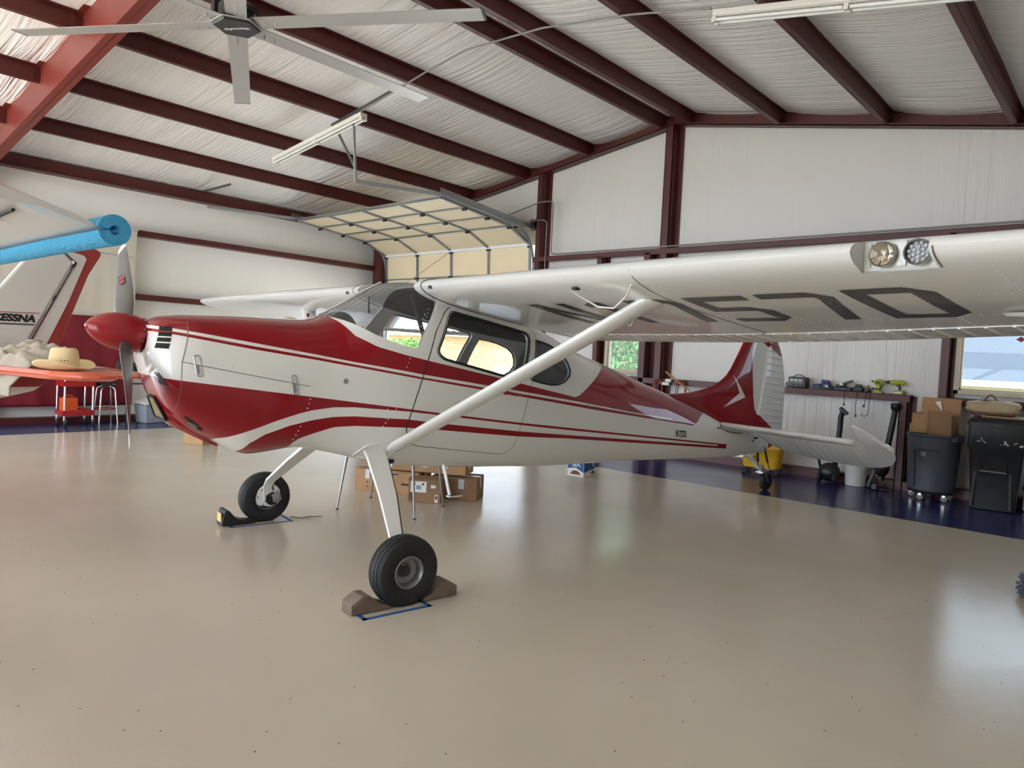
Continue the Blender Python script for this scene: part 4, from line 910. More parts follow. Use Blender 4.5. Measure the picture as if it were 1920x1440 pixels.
# tail ------------------------------------------------------------------------------------------------------
def fin_mat():
    m = bpy.data.materials.new('tail_paint'); m.use_nodes = True; nt = m.node_tree; L = nt.links; p = nt.nodes['Principled BSDF']
    tc = nt.nodes.new('ShaderNodeTexCoord'); sp = nt.nodes.new('ShaderNodeSeparateXYZ'); L.new(tc.outputs['Object'], sp.inputs[0]); X, Z = sp.outputs[0], sp.outputs[2]
    def mt(op, a, b=None):
        n = nt.nodes.new('ShaderNodeMath'); n.operation = op
        for i, v in enumerate((a, b)):
            if v is None: continue
            if isinstance(v, (int, float)): n.inputs[i].default_value = v
            else: L.new(v, n.inputs[i])
        return n.outputs[0]
    def half(p0, p1):       # 1 where point lies left of the directed line p0->p1 in the (x,z) plane
        dx, dz = p1[0]-p0[0], p1[1]-p0[1]
        return mt('GREATER_THAN', mt('SUBTRACT', mt('MULTIPLY', mt('SUBTRACT', Z, p0[1]), dx), mt('MULTIPLY', mt('SUBTRACT', X, p0[0]), dz)), 0)
    def poly(pts):
        r = None
        if sum(pts[i][0]*pts[(i+1) % len(pts)][1]-pts[(i+1) % len(pts)][0]*pts[i][1] for i in range(len(pts))) < 0: pts = pts[::-1]
        for i in range(len(pts)):
            h = half(pts[i], pts[(i+1) % len(pts)]); r = h if r is None else mt('MULTIPLY', r, h)
        return r
    zc = nt.nodes.new('ShaderNodeFloatCurve'); cv = zc.mapping.curves[0]; pts = [(0, .1), (.62, -.20+.0), (.758, -.08), (.959, .294), (1.0, .335), (1.028, .361), (1.213, .411), (1.463, .476), (1.695, .515), (1.77, .515), (1.86, .46), (1.92, .30), (1.95, .0), (2.3, -.5)]
    while len(cv.points) < len(pts): cv.points.new(.5, .5)
    for q, (a, c) in zip(cv.points, pts): q.location = (a/2.3, (c+1)/2)
    for q in cv.points: q.handle_type = 'VECTOR'
    zc.mapping.use_clip = False; zc.mapping.update(); L.new(mt('DIVIDE', Z, 2.3), zc.inputs['Value'])
    bx = mt('SUBTRACT', mt('MULTIPLY', zc.outputs[0], 2), 1)
    white = mt('GREATER_THAN', bx, X)
    redtip = half((-.20, 1.66), (.30, 1.84))       # above the sloping line on the rudder: red
    white = mt('MULTIPLY', white, mt('SUBTRACT', 1, redtip))
    chev = mt('MAXIMUM', poly([(.873, 1.43), (.711, 1.212), (.57, 1.166)]), poly([(1.036, 1.047), (.57, 1.166), (.711, 1.212)]))
    white = mt('MAXIMUM', white, chev)
    mx = nt.nodes.new('ShaderNodeMix'); mx.data_type = 'RGBA'; L.new(white, mx.inputs[0]); mx.inputs[6].default_value = RED_C; mx.inputs[7].default_value = WHITE_C
    L.new(mx.outputs[2], p.inputs['Base Color']); p.inputs['Roughness'].default_value = .35; p.inputs['Specular IOR Level'].default_value = .12; p.inputs['Coat Weight'].default_value = 1; p.inputs['Coat IOR'].default_value = 1.32; p.inputs['Coat Roughness'].default_value = .03
    return m
TAILP = fin_mat()
def foil_z(prof, tmax, name, m, parent, corr=None):
    """vertical surface: prof = list of (z, x_le, x_te)"""
    rings = []
    for i, (z, xl, xt) in enumerate(prof):
        c = xl-xt; P = []; th = tmax*min(1, c/.5)
        for t, hgt in ((0, .05), (.03, .45), (.1, .75), (.3, 1), (.6, .75), (.85, .4), (1, .12)): P.append((xl-t*c, th/2*hgt, z))
        for t, hgt in ((1, .12), (.85, .4), (.6, .75), (.3, 1), (.1, .75), (.03, .45), (0, .05)): P.append((xl-t*c, -th/2*hgt, z))
        rings.append(P)
    return MB().loft(rings).build(name, m, parent, smooth=40)
hx = pchip([.70, .824, 1.027, 1.47, 1.726, 2.05], [.36, .324, .257, .186, .155, .12])
le = pchip([.70, .80, .85, .95, 1.03, 1.10, 1.16, 1.197, 1.212, 1.248, 1.306, 1.421, 1.594, 1.762, 1.90, 1.99, 2.03], [.5, .95, 1.1, 1.5, 1.75, 2.0, 2.2, 2.3, 1.72, 1.431, 1.181, .953, .807, .685, .585, .48, .30])
# dorsal fin blends into the turtle deck
zs = [.74, .80, .85, .95, 1.03, 1.10, 1.16, 1.19, 1.20, 1.205, 1.212, 1.225, 1.248, 1.275, 1.306, 1.36, 1.421, 1.5, 1.594, 1.68, 1.762, 1.84, 1.90, 1.95, 1.99, 2.02]
foil_z([(z, min(le(z), {1.19: 2.12, 1.20: 1.98, 1.205: 1.85}.get(z, 9)), hx(z)+.006) for z in zs], .085, 'fin', TAILP, plane)
te = pchip([.52, .60, .739, .95, 1.269, 1.479, 1.678, 1.797, 1.90, 1.98, 2.03], [.06, -.16, -.272, -.296, -.300, -.265, -.20, -.13, -.05, .03, .11])
prof = []; z = .54
RIBZ = [.80+.078*k for k in range(15)]
rz = sorted([.525, .55, .60, .66, .72, .762, 1.96, 2.0, 2.02]+[z_+e for z_ in RIBZ for e in (-.009, 0, .009)])
rings = []
for i, z in enumerate(rz):
    xl = hx(z)-.006 if z > .76 else .20-(.76-z)*.1; xt = te(z)-.0; c = xl-xt; bumpy = .010 if z in RIBZ else 0; P = []
    for t, h_ in ((0, .022), (.12, .028), (.5, .018), (.9, .008), (1, .003)): P.append((xl-t*c, h_+(bumpy if .05 < t < .95 else 0), z+.12*t*c*-.6))
    for t, h_ in ((1, .003), (.9, .008), (.5, .018), (.12, .028), (0, .022)): P.append((xl-t*c, -h_-(bumpy if .05 < t < .95 else 0), z+.12*t*c*-.6))
    rings.append(P)
MB().loft(rings).build('rudder', TAILP, plane, smooth=20)
# stabilisers and drooped elevators
for s in (1, -1):
    rings = []
    for y, xl, xt in ((.05, 1.13, .46), (.4, 1.06, .46), (.9, .95, .46), (1.30, .86, .46), (1.38, .82, .47), (1.42, .76, .50)):
        c = xl-xt; P = []
        for t, hu in ((0, .0), (.02, .014), (.08, .030), (.3, .042), (.6, .034), (1, .012)): P.append((xl-t*c, s*y, .862-(1.13-(xl-t*c))*.165+hu))
        for t, hl in ((1, -.012), (.6, -.022), (.3, -.028), (.08, -.020), (.02, -.010)): P.append((xl-t*c, s*y, .862-(1.13-(xl-t*c))*.165+hl))
        rings.append(P)
    stb = MB().loft(rings).build('stabiliser', AWHITE, plane, smooth=45)
    hin = Vector((.45, 0, .752)); de = R(31); cd = Vector((math.cos(de), 0, math.sin(de))); nd = Vector((-math.sin(de), 0, math.cos(de)))
    tef = pchip([.10, .20, .45, .8, 1.1, 1.35, 1.5, 1.60, 1.66, 1.69], [.10, .33, .46, .52, .54, .50, .42, .30, .17, .02]); lef = pchip([.10, 1.395, 1.405, 1.44, 1.5, 1.58, 1.64, 1.69], [.0, .0, .12, .46, .40, .26, .13, .0])
    rings = []; RIBY = [.22+.095*k for k in range(12)]; yy = sorted([.10, .15, 1.34, 1.38]+[y_+e for y_ in RIBY for e in (-.008, 0, .008)])+[1.395, 1.405, 1.42, 1.44, 1.46, 1.48, 1.5, 1.52, 1.55, 1.58, 1.60, 1.62, 1.64, 1.66, 1.675, 1.685]
    for i, y in enumerate(yy):
        f0, f1 = lef(y), -tef(y); bmp = .009 if y in RIBY else 0; P = []; c = f0-f1
        for t, h_ in ((0, .010), (.1, .022), (.5, .016), (.9, .007), (1, .003)): q = hin+cd*(f0-t*c)+nd*(h_+(bmp if .05 < t < .95 else 0)); P.append((q.x, s*y, q.z))
        for t, h_ in ((1, .003), (.9, .007), (.5, .016), (.1, .022), (0, .010)): q = hin+cd*(f0-t*c)-nd*(h_+(bmp if .05 < t < .95 else 0)); P.append((q.x, s*y, q.z))
        rings.append(P)
    MB().loft(rings).build('elevator', AWHITE, stb, smooth=22)
    b = MB(); pts = [(1.16, .842), (1.13, .87), (1.08, .885), (.98, .885), (.88, .87)]; pts2 = [(1.16, .842), (1.10, .80), (1.0, .775), (.85, .755), (.7, .745)]
    for pp in (pts, pts2): b.tube([(x, s*(halfw(x, z)+.002), z) for x, z in pp], .005, 5)
    b.build('stabiliser_seal', SEAL, stb)
    b = MB(); b.box((1.21, s*(halfw(1.21, .825)+.002), .822), (.09, .003, .026), (0, R(-14), R(6*s))); b.build('data_plate', mat('plate_grey', rgb(120, 122, 120), .5), plane)
    b = MB(); b.box((.38, s*(halfw(.38, .66)+.004), .675), (.085, .004, .022)); b.box((.44, s*(halfw(.42, .65)+.004), .645), (.035, .004, .014)); b.build('tail_slot', SEAL, plane)
# tailwheel
b = MB(); P = [(.55, .46), (.42, .44), (.30, .385), (.20, .30), (.13, .265)]
for i in range(len(P)-1): b.beam((P[i][0], 0, P[i][1]), (P[i+1][0], 0, P[i+1][1]), .045, .022)
b.beam((.50, 0, .56), (.24, 0, .36), .03, .02); tw_spring = b.build('tail_spring', AWHITE, plane, bevel=.003)
b = MB(); b.lathe([(.0, -.05), (.03, -.05), (.03, .06), (0, .06)], 14, Matrix.Translation((.12, 0, .265))); b.box((.10, 0, .235), (.10, .10, .02)); 
for sg in (1, -1): b.beam((.09, sg*.045, .24), (.0, sg*.045, .105), .012, .03, up=(1, 0, 0))
b.box((.06, 0, .27), (.03, .16, .02)); b.build('tailwheel_fork', ALU, plane, bevel=.003)
b = MB(); b.lathe([(.04, -.028), (.075, -.034), (.10, -.028), (.108, -.012), (.110, 0), (.108, .012), (.10, .028), (.075, .034), (.04, .028)], 32, Matrix.Translation((0, 0, .108)) @ Matrix.Rotation(R(90), 4, 'X'), caps=False); b.v = [(p[0], p[1], max(p[2], .001)) for p in b.v]; twh = b.build('tailwheel', RUBBER, plane, smooth=40)
b = MB().lathe([(0, -.03), (.042, -.03), (.042, .03), (0, .03)], 20, Matrix.Translation((0, 0, .108)) @ Matrix.Rotation(R(90), 4, 'X')); b.build('tailwheel_hub', SPRING, twh, smooth=40)
b = MB()
for sg in (1, -1): b.tube([(.15, sg*.05, .56), (.10, sg*.06, .42), (.06, sg*.075, .28)], .006, 6); b.tube([(.135, sg*.055, .50), (.085, sg*.065, .36)], .014, 8)
b.build('steering_spring', SPRING, plane)
# small registration on the tail cone
me = text_mesh('N1757D', .098, ext=.0012, sx=.62, bold=.0014); vs = me.vertices
for v in vs:
    x = 2.035-v.co.x*1.0; zc = .797+(x-2.035)*.10+v.co.y; v.co = (x, halfw(x, zc)+.0015+v.co.z, zc)
me.materials.clear(); me.materials.append(mat('black_lettering', rgb(18, 18, 18), .35)); obj_from(me, 'registration_text', plane)
# antenna wire above the cabin and navigation fairing
b = MB(); b.tube([(4.95, .12, 2.05), (4.93, .12, 2.10)], .01, 8); b.build('roof_stub', AWHITE, plane)
# rivet rows on the skins (too small to pick apart)
b = MB()
def rivet(p, n, r=.0055):
    n = Vector(n).normalized(); u = n.orthogonal().normalized(); v = n.cross(u); p = Vector(p)
    b.add([p+u*r, p+v*r, p-u*r, p-v*r, p+n*r*.55], [(0, 1, 4), (1, 2, 4), (2, 3, 4), (3, 0, 4)])
for s in (1,):
    for yb_ in [.8+.36*k for k in range(13)]:
        for t in frange(.06, .78, .03): rivet(wpt(s*yb_, t, False)-Vector((0, 0, .0005)), (0, 0, -1))
    for t in (.07, .33, .60, .78):
        for y in frange(.6, 5.1, .055): rivet(wpt(s*y, t, False)-Vector((0, 0, .0005)), (0, 0, -1))
    for pts in (((5.34, 1.80), (5.50, 1.42)), ((5.30, 1.84), (5.42, 1.56)), ((5.62, 1.28), (5.66, .93)), ((5.48, 1.24), (5.78, .86)), ((6.17, 1.25), (6.26, .92))):
        a, c = Vector(pts[0]), Vector(pts[1]); n = int((c-a).length/.03)
        for k in range(n+1): q = a+(c-a)*k/n; rivet((q.x, halfw(q.x, q.y)+.0005, q.y), (0, 1, 0))
    for k in range(12): x = 6.19+.06*k; z = 1.285+.17*(x-6.19); rivet((x, halfw(x, z+.02)+.0005, z+.02), (0, 1, 0))
    for k in range(20): x = 5.9-.025*k; rivet((x, halfw(x, .865)+.0005, .865-.0*k), (0, 1, -.3))
    for k in range(14): x = 3.12-.02*k; rivet((x, halfw(x, .585)+.0005, .585), (0, 1, -.3))
b.build('rivets', AWHITE, plane, kind='stuff')

# ================================================================== SECOND AIRPLANE, parked to the left (tail and one wing tip in view)
p2 = thing('parked_airplane', 'white and red airplane with a swept tail fin, wing edge wrapped in blue foam', 'airplane', (0, 0, 0))
W2M = mat('airplane2_white', (.66, .65, .62, 1), .35, coat=.5); R2M = mat('airplane2_red', rgb(150, 42, 34), .35, coat=.5); O2M = mat('faded_orange_red', rgb(205, 88, 56), .4, coat=.4)
XC = -6.9
def fus2(y):    # (half width, z bottom, z top)
    t = [(1.93, .015, 1.14, 1.19), (1.85, .05, 1.06, 1.25), (1.6, .09, .995, 1.26), (1.0, .17, .90, 1.33), (0.2, .32, .74, 1.45), (-.6, .45, .62, 1.75), (-1.2, .5, .58, 1.95), (-2.4, .52, .56, 1.93), (-2.9, .52, .56, 1.55), (-3.9, .44, .66, 1.4), (-4.2, .25, .8, 1.3)]
    ys = [a[0] for a in t][::-1]
    return [float(np.interp(y, ys, [a[k] for a in t][::-1])) for k in (1, 2, 3)]
def fus2_rings(ylist, zcut=None):
    out = []
    for y in ylist:
        w, zb, zt = fus2(y); zm = (zb+zt)/2; P = []
        for k in range(28):
            a = 2*PI*k/28; c, s_ = math.cos(a), math.sin(a); P.append((XC+w*math.copysign(abs(c)**.75, c), y, zm+(zt-zb)/2*math.copysign(abs(s_)**.75, s_)))
        out.append(P)
    return out
m = bpy.data.materials.new('airplane2_fuselage_paint'); m.use_nodes = True; nt = m.node_tree; p_ = nt.nodes['Principled BSDF']; tc = nt.nodes.new('ShaderNodeTexCoord'); sp = nt.nodes.new('ShaderNodeSeparateXYZ'); nt.links.new(tc.outputs['Object'], sp.inputs[0])
g_ = nt.nodes.new('ShaderNodeMath'); g_.operation = 'GREATER_THAN'; g_.inputs[1].default_value = 1.085; nt.links.new(sp.outputs[2], g_.inputs[0])
mx = nt.nodes.new('ShaderNodeMix'); mx.data_type = 'RGBA'; nt.links.new(g_.outputs[0], mx.inputs[0]); mx.inputs[6].default_value = (.66, .65, .62, 1); mx.inputs[7].default_value = rgb(140, 34, 38); nt.links.new(mx.outputs[2], p_.inputs['Base Color']); p_.inputs['Roughness'].default_value = .35
MB().loft(fus2_rings(frange(1.93, -4.2, .12))).build('fuselage', m, p2, smooth=50)
def plate_x(poly, x, th, name, m, parent, bev=.004):   # polygon in (y,z), thickness along x
    return MB().prism(poly, x-th/2, x+th/2, lambda a, c, d: (d, a, c)).build(name, m, parent, bevel=bev)
fin2 = plate_x([(1.0, 1.25), (1.57, 1.90), (1.78, 2.21), (1.965, 2.255), (2.085, 2.14), (1.765, 1.46), (1.70, 1.22)], XC, .07, 'fin', W2M, p2, .02)
rud2 = plate_x(fillet([(1.97, 2.262), (2.11, 2.295), (2.27, 2.27), (2.30, 2.24), (2.28, 2.20), (2.20, 2.05), (1.96, 1.36), (1.90, 1.19), (1.71, 1.21), (1.775, 1.455), (2.095, 2.14)], .02, 2), XC, .05, 'rudder', R2M, p2, .01)
for sd in (1, -1):
    x_ = XC+sd*.0275
    pn = plate_x(fillet([(1.975, 2.243), (2.155, 2.208), (2.178, 2.18), (2.045, 1.80), (1.905, 1.47), (1.87, 1.40), (1.79, 1.42), (1.785, 1.455), (2.10, 2.14)], .012, 2), x_, .006, 'white_panel', W2M, rud2, 0)
    b = MB(); q = [(XC+sd*.036, a, c) for a, c in ((1.97, 2.25), (2.092, 2.14), (1.77, 1.455))]; b.tube(q, .005, 5); b.build('hinge_gap', SEAL, rud2)
    b = MB(); b.box((XC+sd*.036, 2.085, 2.12), (.004, .02, .045), (R(-25), 0, 0)); b.box((XC+sd*.036, 1.945, 1.83), (.004, .018, .04), (R(-25), 0, 0)); build_each(b, 'hinge_bracket', SEAL, rud2)
    MB().prism([(1.50, 1.686), (1.838, 1.694), (1.836, 1.688), (1.50, 1.680)], 0, .002*sd, lambda a, c, d: (XC+sd*.036+d, a, c)).build('red_line', R2M, fin2)
    MB().prism([(1.50, 1.596), (1.80, 1.600), (1.797, 1.590), (1.50, 1.586)], 0, .002*sd, lambda a, c, d: (XC+sd*.036+d, a, c)).build('black_bar', INK, fin2)
    M = Matrix.Translation((XC+sd*.0365, 1.655, 1.640)) @ Matrix(((0, 0, sd, 0), (sd, 0, 0, 0), (0, 1, 0, 0), (0, 0, 0, 1)))
    put_text('maker_lettering', 'CESSNA', .078, M, INK, fin2, sx=1.05, bold=.0042, shear=.18, ext=.0008)
# stabiliser and elevator (the near half reaches towards the tool cart in view)
for sd in (1, -1):
    def hs(pts, zt, name, m, th):
        b = MB(); P = fillet(pts, .06, 4); cx = sum(p[0] for p in P)/len(P); cy = sum(p[1] for p in P)/len(P)
        b.loft([[(XC+sd*(cx+(a-cx)*k), cy+(c-cy)*k, zt+dz) for a, c in P] for k, dz in ((.93, -th/2), (1.0, -th*.15), (1.0, th*.15), (.93, th/2))]); return b.build(name, m, p2, smooth=50)
    hs([(.03, 1.15), (1.25, 1.42), (1.55, 1.49), (1.76, 1.60), (1.82, 1.72), (1.79, 1.84), (.06, 1.84)], 1.262, 'stabiliser', O2M, .055)
    hs([(.09, 1.86), (1.70, 1.86), (1.74, 2.02), (1.55, 2.16), (.25, 2.2)], 1.262, 'elevator', O2M, .03)
    # wing
    xt = XC+sd*5.24
    def w2ring(x, sc):
        ytr = .55-.0*(1-sc); prof = [(0, -.004), (.05, .003), (.16, .05), (.5, .085), (.9, .10), (1.3, .12), (1.46, .17), (1.50, .225), (1.44, .28), (1.1, .32), (.7, .27), (.3, .13), (.06, .035)]
        return [(x, .557-d*(.45+.55*sc), 1.772+.02*(abs(x-xt) > 3)+z*sc) for d, z in prof]
    b = MB().loft([w2ring(x, k) for x, k in ((XC, 1), (XC+sd*2.5, 1), (XC+sd*4.6, .97), (xt-sd*.3, .93), (xt-sd*.12, .8), (xt-sd*.04, .62), (xt, .45))])
    wg2 = b.build('wing', W2M, p2, smooth=40)
    if sd > 0:
        b = MB()
        for q in range(5): xx = xt-.30-.14*q; b.tube([(xx, .50, 1.786), (xx-.03, .40, 1.818), (xx-.06, .25, 1.850)], [.005, .007, .004], 6)
        build_each(b, 'corrugation', W2M, wg2, smooth=60)
        b = MB(); b.tube([(xt-.14, .43, 1.800), (xt-.38, .44, 1.801)], .004, 5); b.tube([(xt-.20, .20, 1.838), (xt-.45, .22, 1.838)], .004, 5); build_each(b, 'skin_mark', SEAL, wg2)
        FOAM = mat('blue_foam', rgb(74, 168, 214), .9, bump=((90, 90, 90), .5, 2))
        rings = []
        for xx, ro, ri in ((XC+3.3, .032, .009), (xt-.35, .0325, .009), (xt+.02, .0325, .009)):
            pass
        b = MB(); n = 32; a0 = R(200)   # slit tube around the trailing edge
        def arc(xx, r): return [(xx, .572+r*math.cos(a), 1.768+r*math.sin(a)) for a in [R(188+344*k/n) for k in range(n+1)]]
        secs = [(XC+3.2, .008), (xt-1.2, -.003), (xt-.6, .0), (xt-.3, .002), (xt+.02, .0)]
        vs = []; fs = []; m2 = 2*(n+1)
        for xx, dz in secs: vs += [(x, y-.03*(xt-x)*.25, z+dz) for x, y, z in arc(xx, .0325)+arc(xx, .010)[::-1]]
        for i in range(len(secs)-1):
            for j in range(m2): k = (j+1) % m2; fs.append((i*m2+j, i*m2+k, (i+1)*m2+k, (i+1)*m2+j))
        for e in (0, (len(secs)-1)*m2):
            for j in range(n): fs.append((e+j, e+j+1, e+m2-2-j, e+m2-1-j))
        b.add(vs, fs); tag(b.build('foam_noodle', FOAM, wg2, smooth=40), 'blue foam tube slit over the wing trailing edge')
    # main gear and strut keep it standing
    b = MB(); b.beam((XC+sd*.3, -1.6, .66), (XC+sd*1.15, -1.55, .24), .12, .03, up=(0, 1, 0)); b.build('gear_leg', W2M, p2)
    MB().lathe([(.08, -.07), (.16, -.08), (.2, -.05), (.21, 0), (.2, .05), (.16, .08), (.08, .07)], 28, Matrix.Translation((XC+sd*1.2, -1.55, .21)) @ Matrix.Rotation(R(90), 4, 'Y')).build('wheel', RUBBER, p2, smooth=40)
    b = MB(); b.beam((XC+sd*.5, -1.0, .75), (XC+sd*2.6, -.5, 1.84), .08, .04); b.build('wing_strut', W2M, p2)
b = MB(); b.beam((XC, -3.9, .75), (XC, -4.0, .22), .06, .06, up=(0, 1, 0)); b.build('nose_leg', W2M, p2)
MB().lathe([(.07, -.05), (.15, -.06), (.17, 0), (.15, .06), (.07, .05)], 24, Matrix.Translation((XC, -4.0, .17)) @ Matrix.Rotation(R(90), 4, 'Y')).build('nose_wheel', RUBBER, p2, smooth=40)
MB().lathe([(.14, 0), (.13, .1), (.07, .25), (.004, .32)], 20, Matrix.Translation((XC, -4.2, 1.05)) @ Matrix.Rotation(R(90), 4, 'X')).build('spinner', R2M, p2, smooth=50)

# canvas cover heaped on the stabiliser
b = MB(); nx, ny = 80, 56; vs = []
def cov(u, v):
    x = -6.86+u*1.10; y = 1.17+v*.66; base = 1.295
    edge = min(u/.18, (1-u)/.22, 1)*min((1-v)/.25, 1); edge = max(0, edge)
    z = base+.23*edge**.6*(1-.55*u)*(.75+.25*math.sin(5*u+7*v))+.020*math.sin(13*u+5*v)*edge+.012*math.sin(29*v-9*u)*edge+.012*math.sin(41*u+17*v)*edge+.009*math.sin(23*u-37*v)*edge
    y0 = 1.17+ (.06+.29*max(0, min(1, (x+6.87)/1.25)))
    yy = y+.14*u
    if v < .3: d = (.3-v)/.3; z = base+.02+(z-base)*(1-d)-.22*d; yy = max(1.10+.27*u, yy-.0)
    return (x, yy, z)
for i in range(nx+1):
    for j in range(ny+1): vs.append(cov(i/nx, j/ny))
fs = [(i*(ny+1)+j, (i+1)*(ny+1)+j, (i+1)*(ny+1)+j+1, i*(ny+1)+j+1) for i in range(nx) for j in range(ny)]
cvr = b.add(vs, fs).build('canvas_cover', mat('grey_beige_canvas', rgb(178, 170, 156), .9, bump=((9, 9, 9), 1.0, 6), var=(6, .14)), smooth=80); sm = cvr.modifiers.new('s', 'SOLIDIFY'); sm.thickness = .008
tag(cvr, 'crumpled beige canvas cover thrown over the tail of the parked airplane', 'cover')
# straw cowboy hat on the stabiliser
hat = thing('cowboy_hat', 'cream straw cowboy hat lying on the orange tailplane', 'hat', (-5.50, 1.62, 1.291), R(28))
STRAW = mat('straw', rgb(226, 206, 160), .8, bump=((160, 160, 160), .35, 1)); rings = []
def hatring(r, rx, ry, z, curl=0): return [(rx*math.cos(a), ry*math.sin(a), z+curl*(abs(math.sin(a))**2)) for a in [2*PI*k/40 for k in range(40)]]
bsec = [(0, .205, .165, .016, .055), (0, .20, .155, .012, .045), (0, .16, .12, .004, .015), (0, .105, .085, .003, 0), (0, .100, .079, .04, 0), (0, .097, .074, .09, 0), (0, .090, .066, .135, 0), (0, .078, .052, .147, 0), (0, .05, .028, .132, 0), (0, .01, .008, .122, 0)]
MB().loft([hatring(*q) for q in bsec], caps=False).build('hat_body', STRAW, hat, smooth=70).modifiers.new('s', 'SOLIDIFY').thickness = .003
MB().loft([hatring(0, .1085, .0885, .006), hatring(0, .1045, .0845, .014)], caps=False).build('hat_band', SEAL, hat, smooth=60)
b = MB()
for k in range(3): a = R(-60+12*k); b.sphere((.097*math.cos(a), .078*math.sin(a)-.002, .066), .004, 8, 5)
build_each(b, 'eyelet', SEAL, hat)

# ================================================================== CEILING FAN AND STRIP LIGHTS
fan = thing('ceiling_fan', 'large six-blade grey ceiling fan hanging at the ridge', 'ceiling fan', (-6.0, 3.012, 4.215))
FANM = mat('fan_aluminium', rgb(186, 184, 180), .4, .35); FB = mat('fan_black', rgb(34, 32, 32), .4)
for k in range(6):
    a = R(31+60*k); d = Vector((math.cos(a), math.sin(a), 0)); n = Vector((-math.sin(a), math.cos(a), 0)); rings = []
    for r_ in (.17, 2.15):
        c = d*r_+Vector((0, 0, .02)); P = []
        for t, h_ in ((-.085, -.006), (-.04, -.001), (.02, .0), (.085, .004), (.08, .012), (.03, .024), (-.03, .020), (-.08, .004)): P.append(c+n*t+Vector((0, 0, h_-t*.16)))
        rings.append(P)
    bl = MB().loft(rings).build('fan_blade', FANM, fan, smooth=40)
    MB().loft([[p+d*e for p in rings[1]] for e in (0, .018)]).build('blade_cap', FB, bl)
    b = MB()
    for r_ in (.26, .36): b.tube([d*r_+Vector((0, 0, .025)), d*r_+Vector((0, 0, -.012))], .006, 6)
    build_each(b, 'bolt', ALU, bl)
hexp = lambda r, z, o=0: [(r*math.cos(R(60*k+1+o)), r*math.sin(R(60*k+1+o)), z) for k in range(6)]
MB().loft([hexp(.185, -.018), hexp(.195, -.008), hexp(.195, .0)]).build('hub_cover', FB, fan, bevel=.006)
MB().loft([hexp(.215, .002), hexp(.215, .010)]).build('hub_plate', FANM, fan)
b = MB().lathe([(.12, .04), (.15, .05), (.15, .16), (.10, .2), (.05, .22)], 24); b.build('motor', FB, fan, smooth=40)
for dx in (-.16, .16):
    MB().box2((dx-.03, -.14, .04), (dx+.03, -.08, pb(-6.0+dx)-4.215+.0)).build('mount_post', FB, fan)
MB().box2((-.20, -.16, pb(-6)-4.215-.06), (.20, -.06, pb(-6)-4.215-.02)).build('mount_clamp', FB, fan)
b = MB(); b.box2((-.18, -.09, .10), (.18, .09, .13)); b.build('mount_bracket', FB, fan)
M = Matrix.Translation((0, 0, -.0185)) @ Matrix.Rotation(R(212), 4, 'Z') @ Matrix.Rotation(R(180), 4, 'X')
put_text('maker_lettering', 'MacroAir', .06, M, LABELW, fan, ext=.0005, bold=.001)

def strip_light(label, p0, p1, parts=True):
    p0 = Vector(p0); p1 = Vector(p1); d = (p1-p0).normalized(); up = Vector((0, 0, 1)); sd = d.cross(up).normalized(); nz = sd.cross(d); L = (p1-p0).length
    t = thing('strip_light', label, 'light', (0, 0, 0), 0, 'fluorescent strip lights under the roof')
    FX = mat('white_enamel', rgb(226, 222, 212), .4)
    b = MB(); b.beam(p0, p1, .13, .055, up=nz); b.build('housing', FX, t, bevel=.01)
    b = MB(); b.beam(p0-nz*.032, p1-nz*.032, .10, .012, up=nz); b.build('reflector', mat('enamel_darker', rgb(205, 202, 194), .3), t)
    TB = mat('fluorescent_tube', rgb(236, 236, 232), .2); mid = (p0+p1)/2
    for e in (-1, 1):
        for a, c in ((p0+d*.03, mid-d*.03), (mid+d*.03, p1-d*.03)):
            b = MB(); b.tube([a+sd*e*.036-nz*.062, c+sd*e*.036-nz*.062], .016, 12); b.build('tube', TB, t, smooth=50)
    for c in (p0+d*.02, mid, p1-d*.02):
        for e in (-1, 1): MB().box(c+sd*e*.036-nz*.058, (.045, .04, .055), Matrix((d, sd, nz)).transposed()).build('lamp_holder', FX, t, bevel=.006)
    for c in (p0+d*.4, p1-d*.4):
        b = MB(); b.tube([c+nz*.02, c+nz*.09], .006, 6); b.build('hanger', GALV, t)
    return t
strip_light('white strip light hanging beside the sectional door track', (-10.9, 6.2, pb(-10.9)-.11), (-8.68, 6.3, pb(-8.68)-.11))
strip_light('white strip light hanging on the roof slope over the wing', (-3.25, 6.28, pb(-3.25)-.11), (-.85, 6.28, pb(-.85)-.11))

# ================================================================== LEFT WALL: flag and workshop things
flag = thing('wall_flag', 'big hanging flag with a white stripe over a dark red stripe', 'flag', (XL+.262, 0, 0))
def cloth(z0, z1, name, m):
    b = MB(); ny, nz_ = 70, 24; vs = []
    for i in range(ny+1):
        y = 1.9+(5.15-1.9)*i/ny
        for j in range(nz_+1):
            z = z0+(z1-z0)*j/nz_; k = (3.42-z)/3.1
            vs.append((.012*math.sin(y*9+z*.8)*k+.010*math.sin(y*21+z)*k+.01*math.sin((5.15-y)*6-(3.42-z)*4)*math.exp(-(5.15-y)*2.0), y-.03*k*math.exp(-(5.15-y)*3), z))
    b.add(vs, [(i*(nz_+1)+j, (i+1)*(nz_+1)+j, (i+1)*(nz_+1)+j+1, i*(nz_+1)+j+1) for i in range(ny) for j in range(nz_)])
    o = b.build(name, m, flag, smooth=80); o.modifiers.new('s', 'SOLIDIFY').thickness = .004; return o
cloth(1.848, 3.42, 'white_stripe', mat('flag_white', rgb(206, 198, 184), .8)); cloth(.29, 1.848, 'red_stripe', mat('flag_red', rgb(118, 20, 34), .8))
MB().tube([(0, 1.9, 3.425), (0, 5.17, 3.425)], .008, 8).build('hanging_rod', WHITEP, flag)
MB().tube([(.012, 1.9, 3.04), (.012, 5.12, 2.93)], .003, 5).build('cord', SPRING, flag)

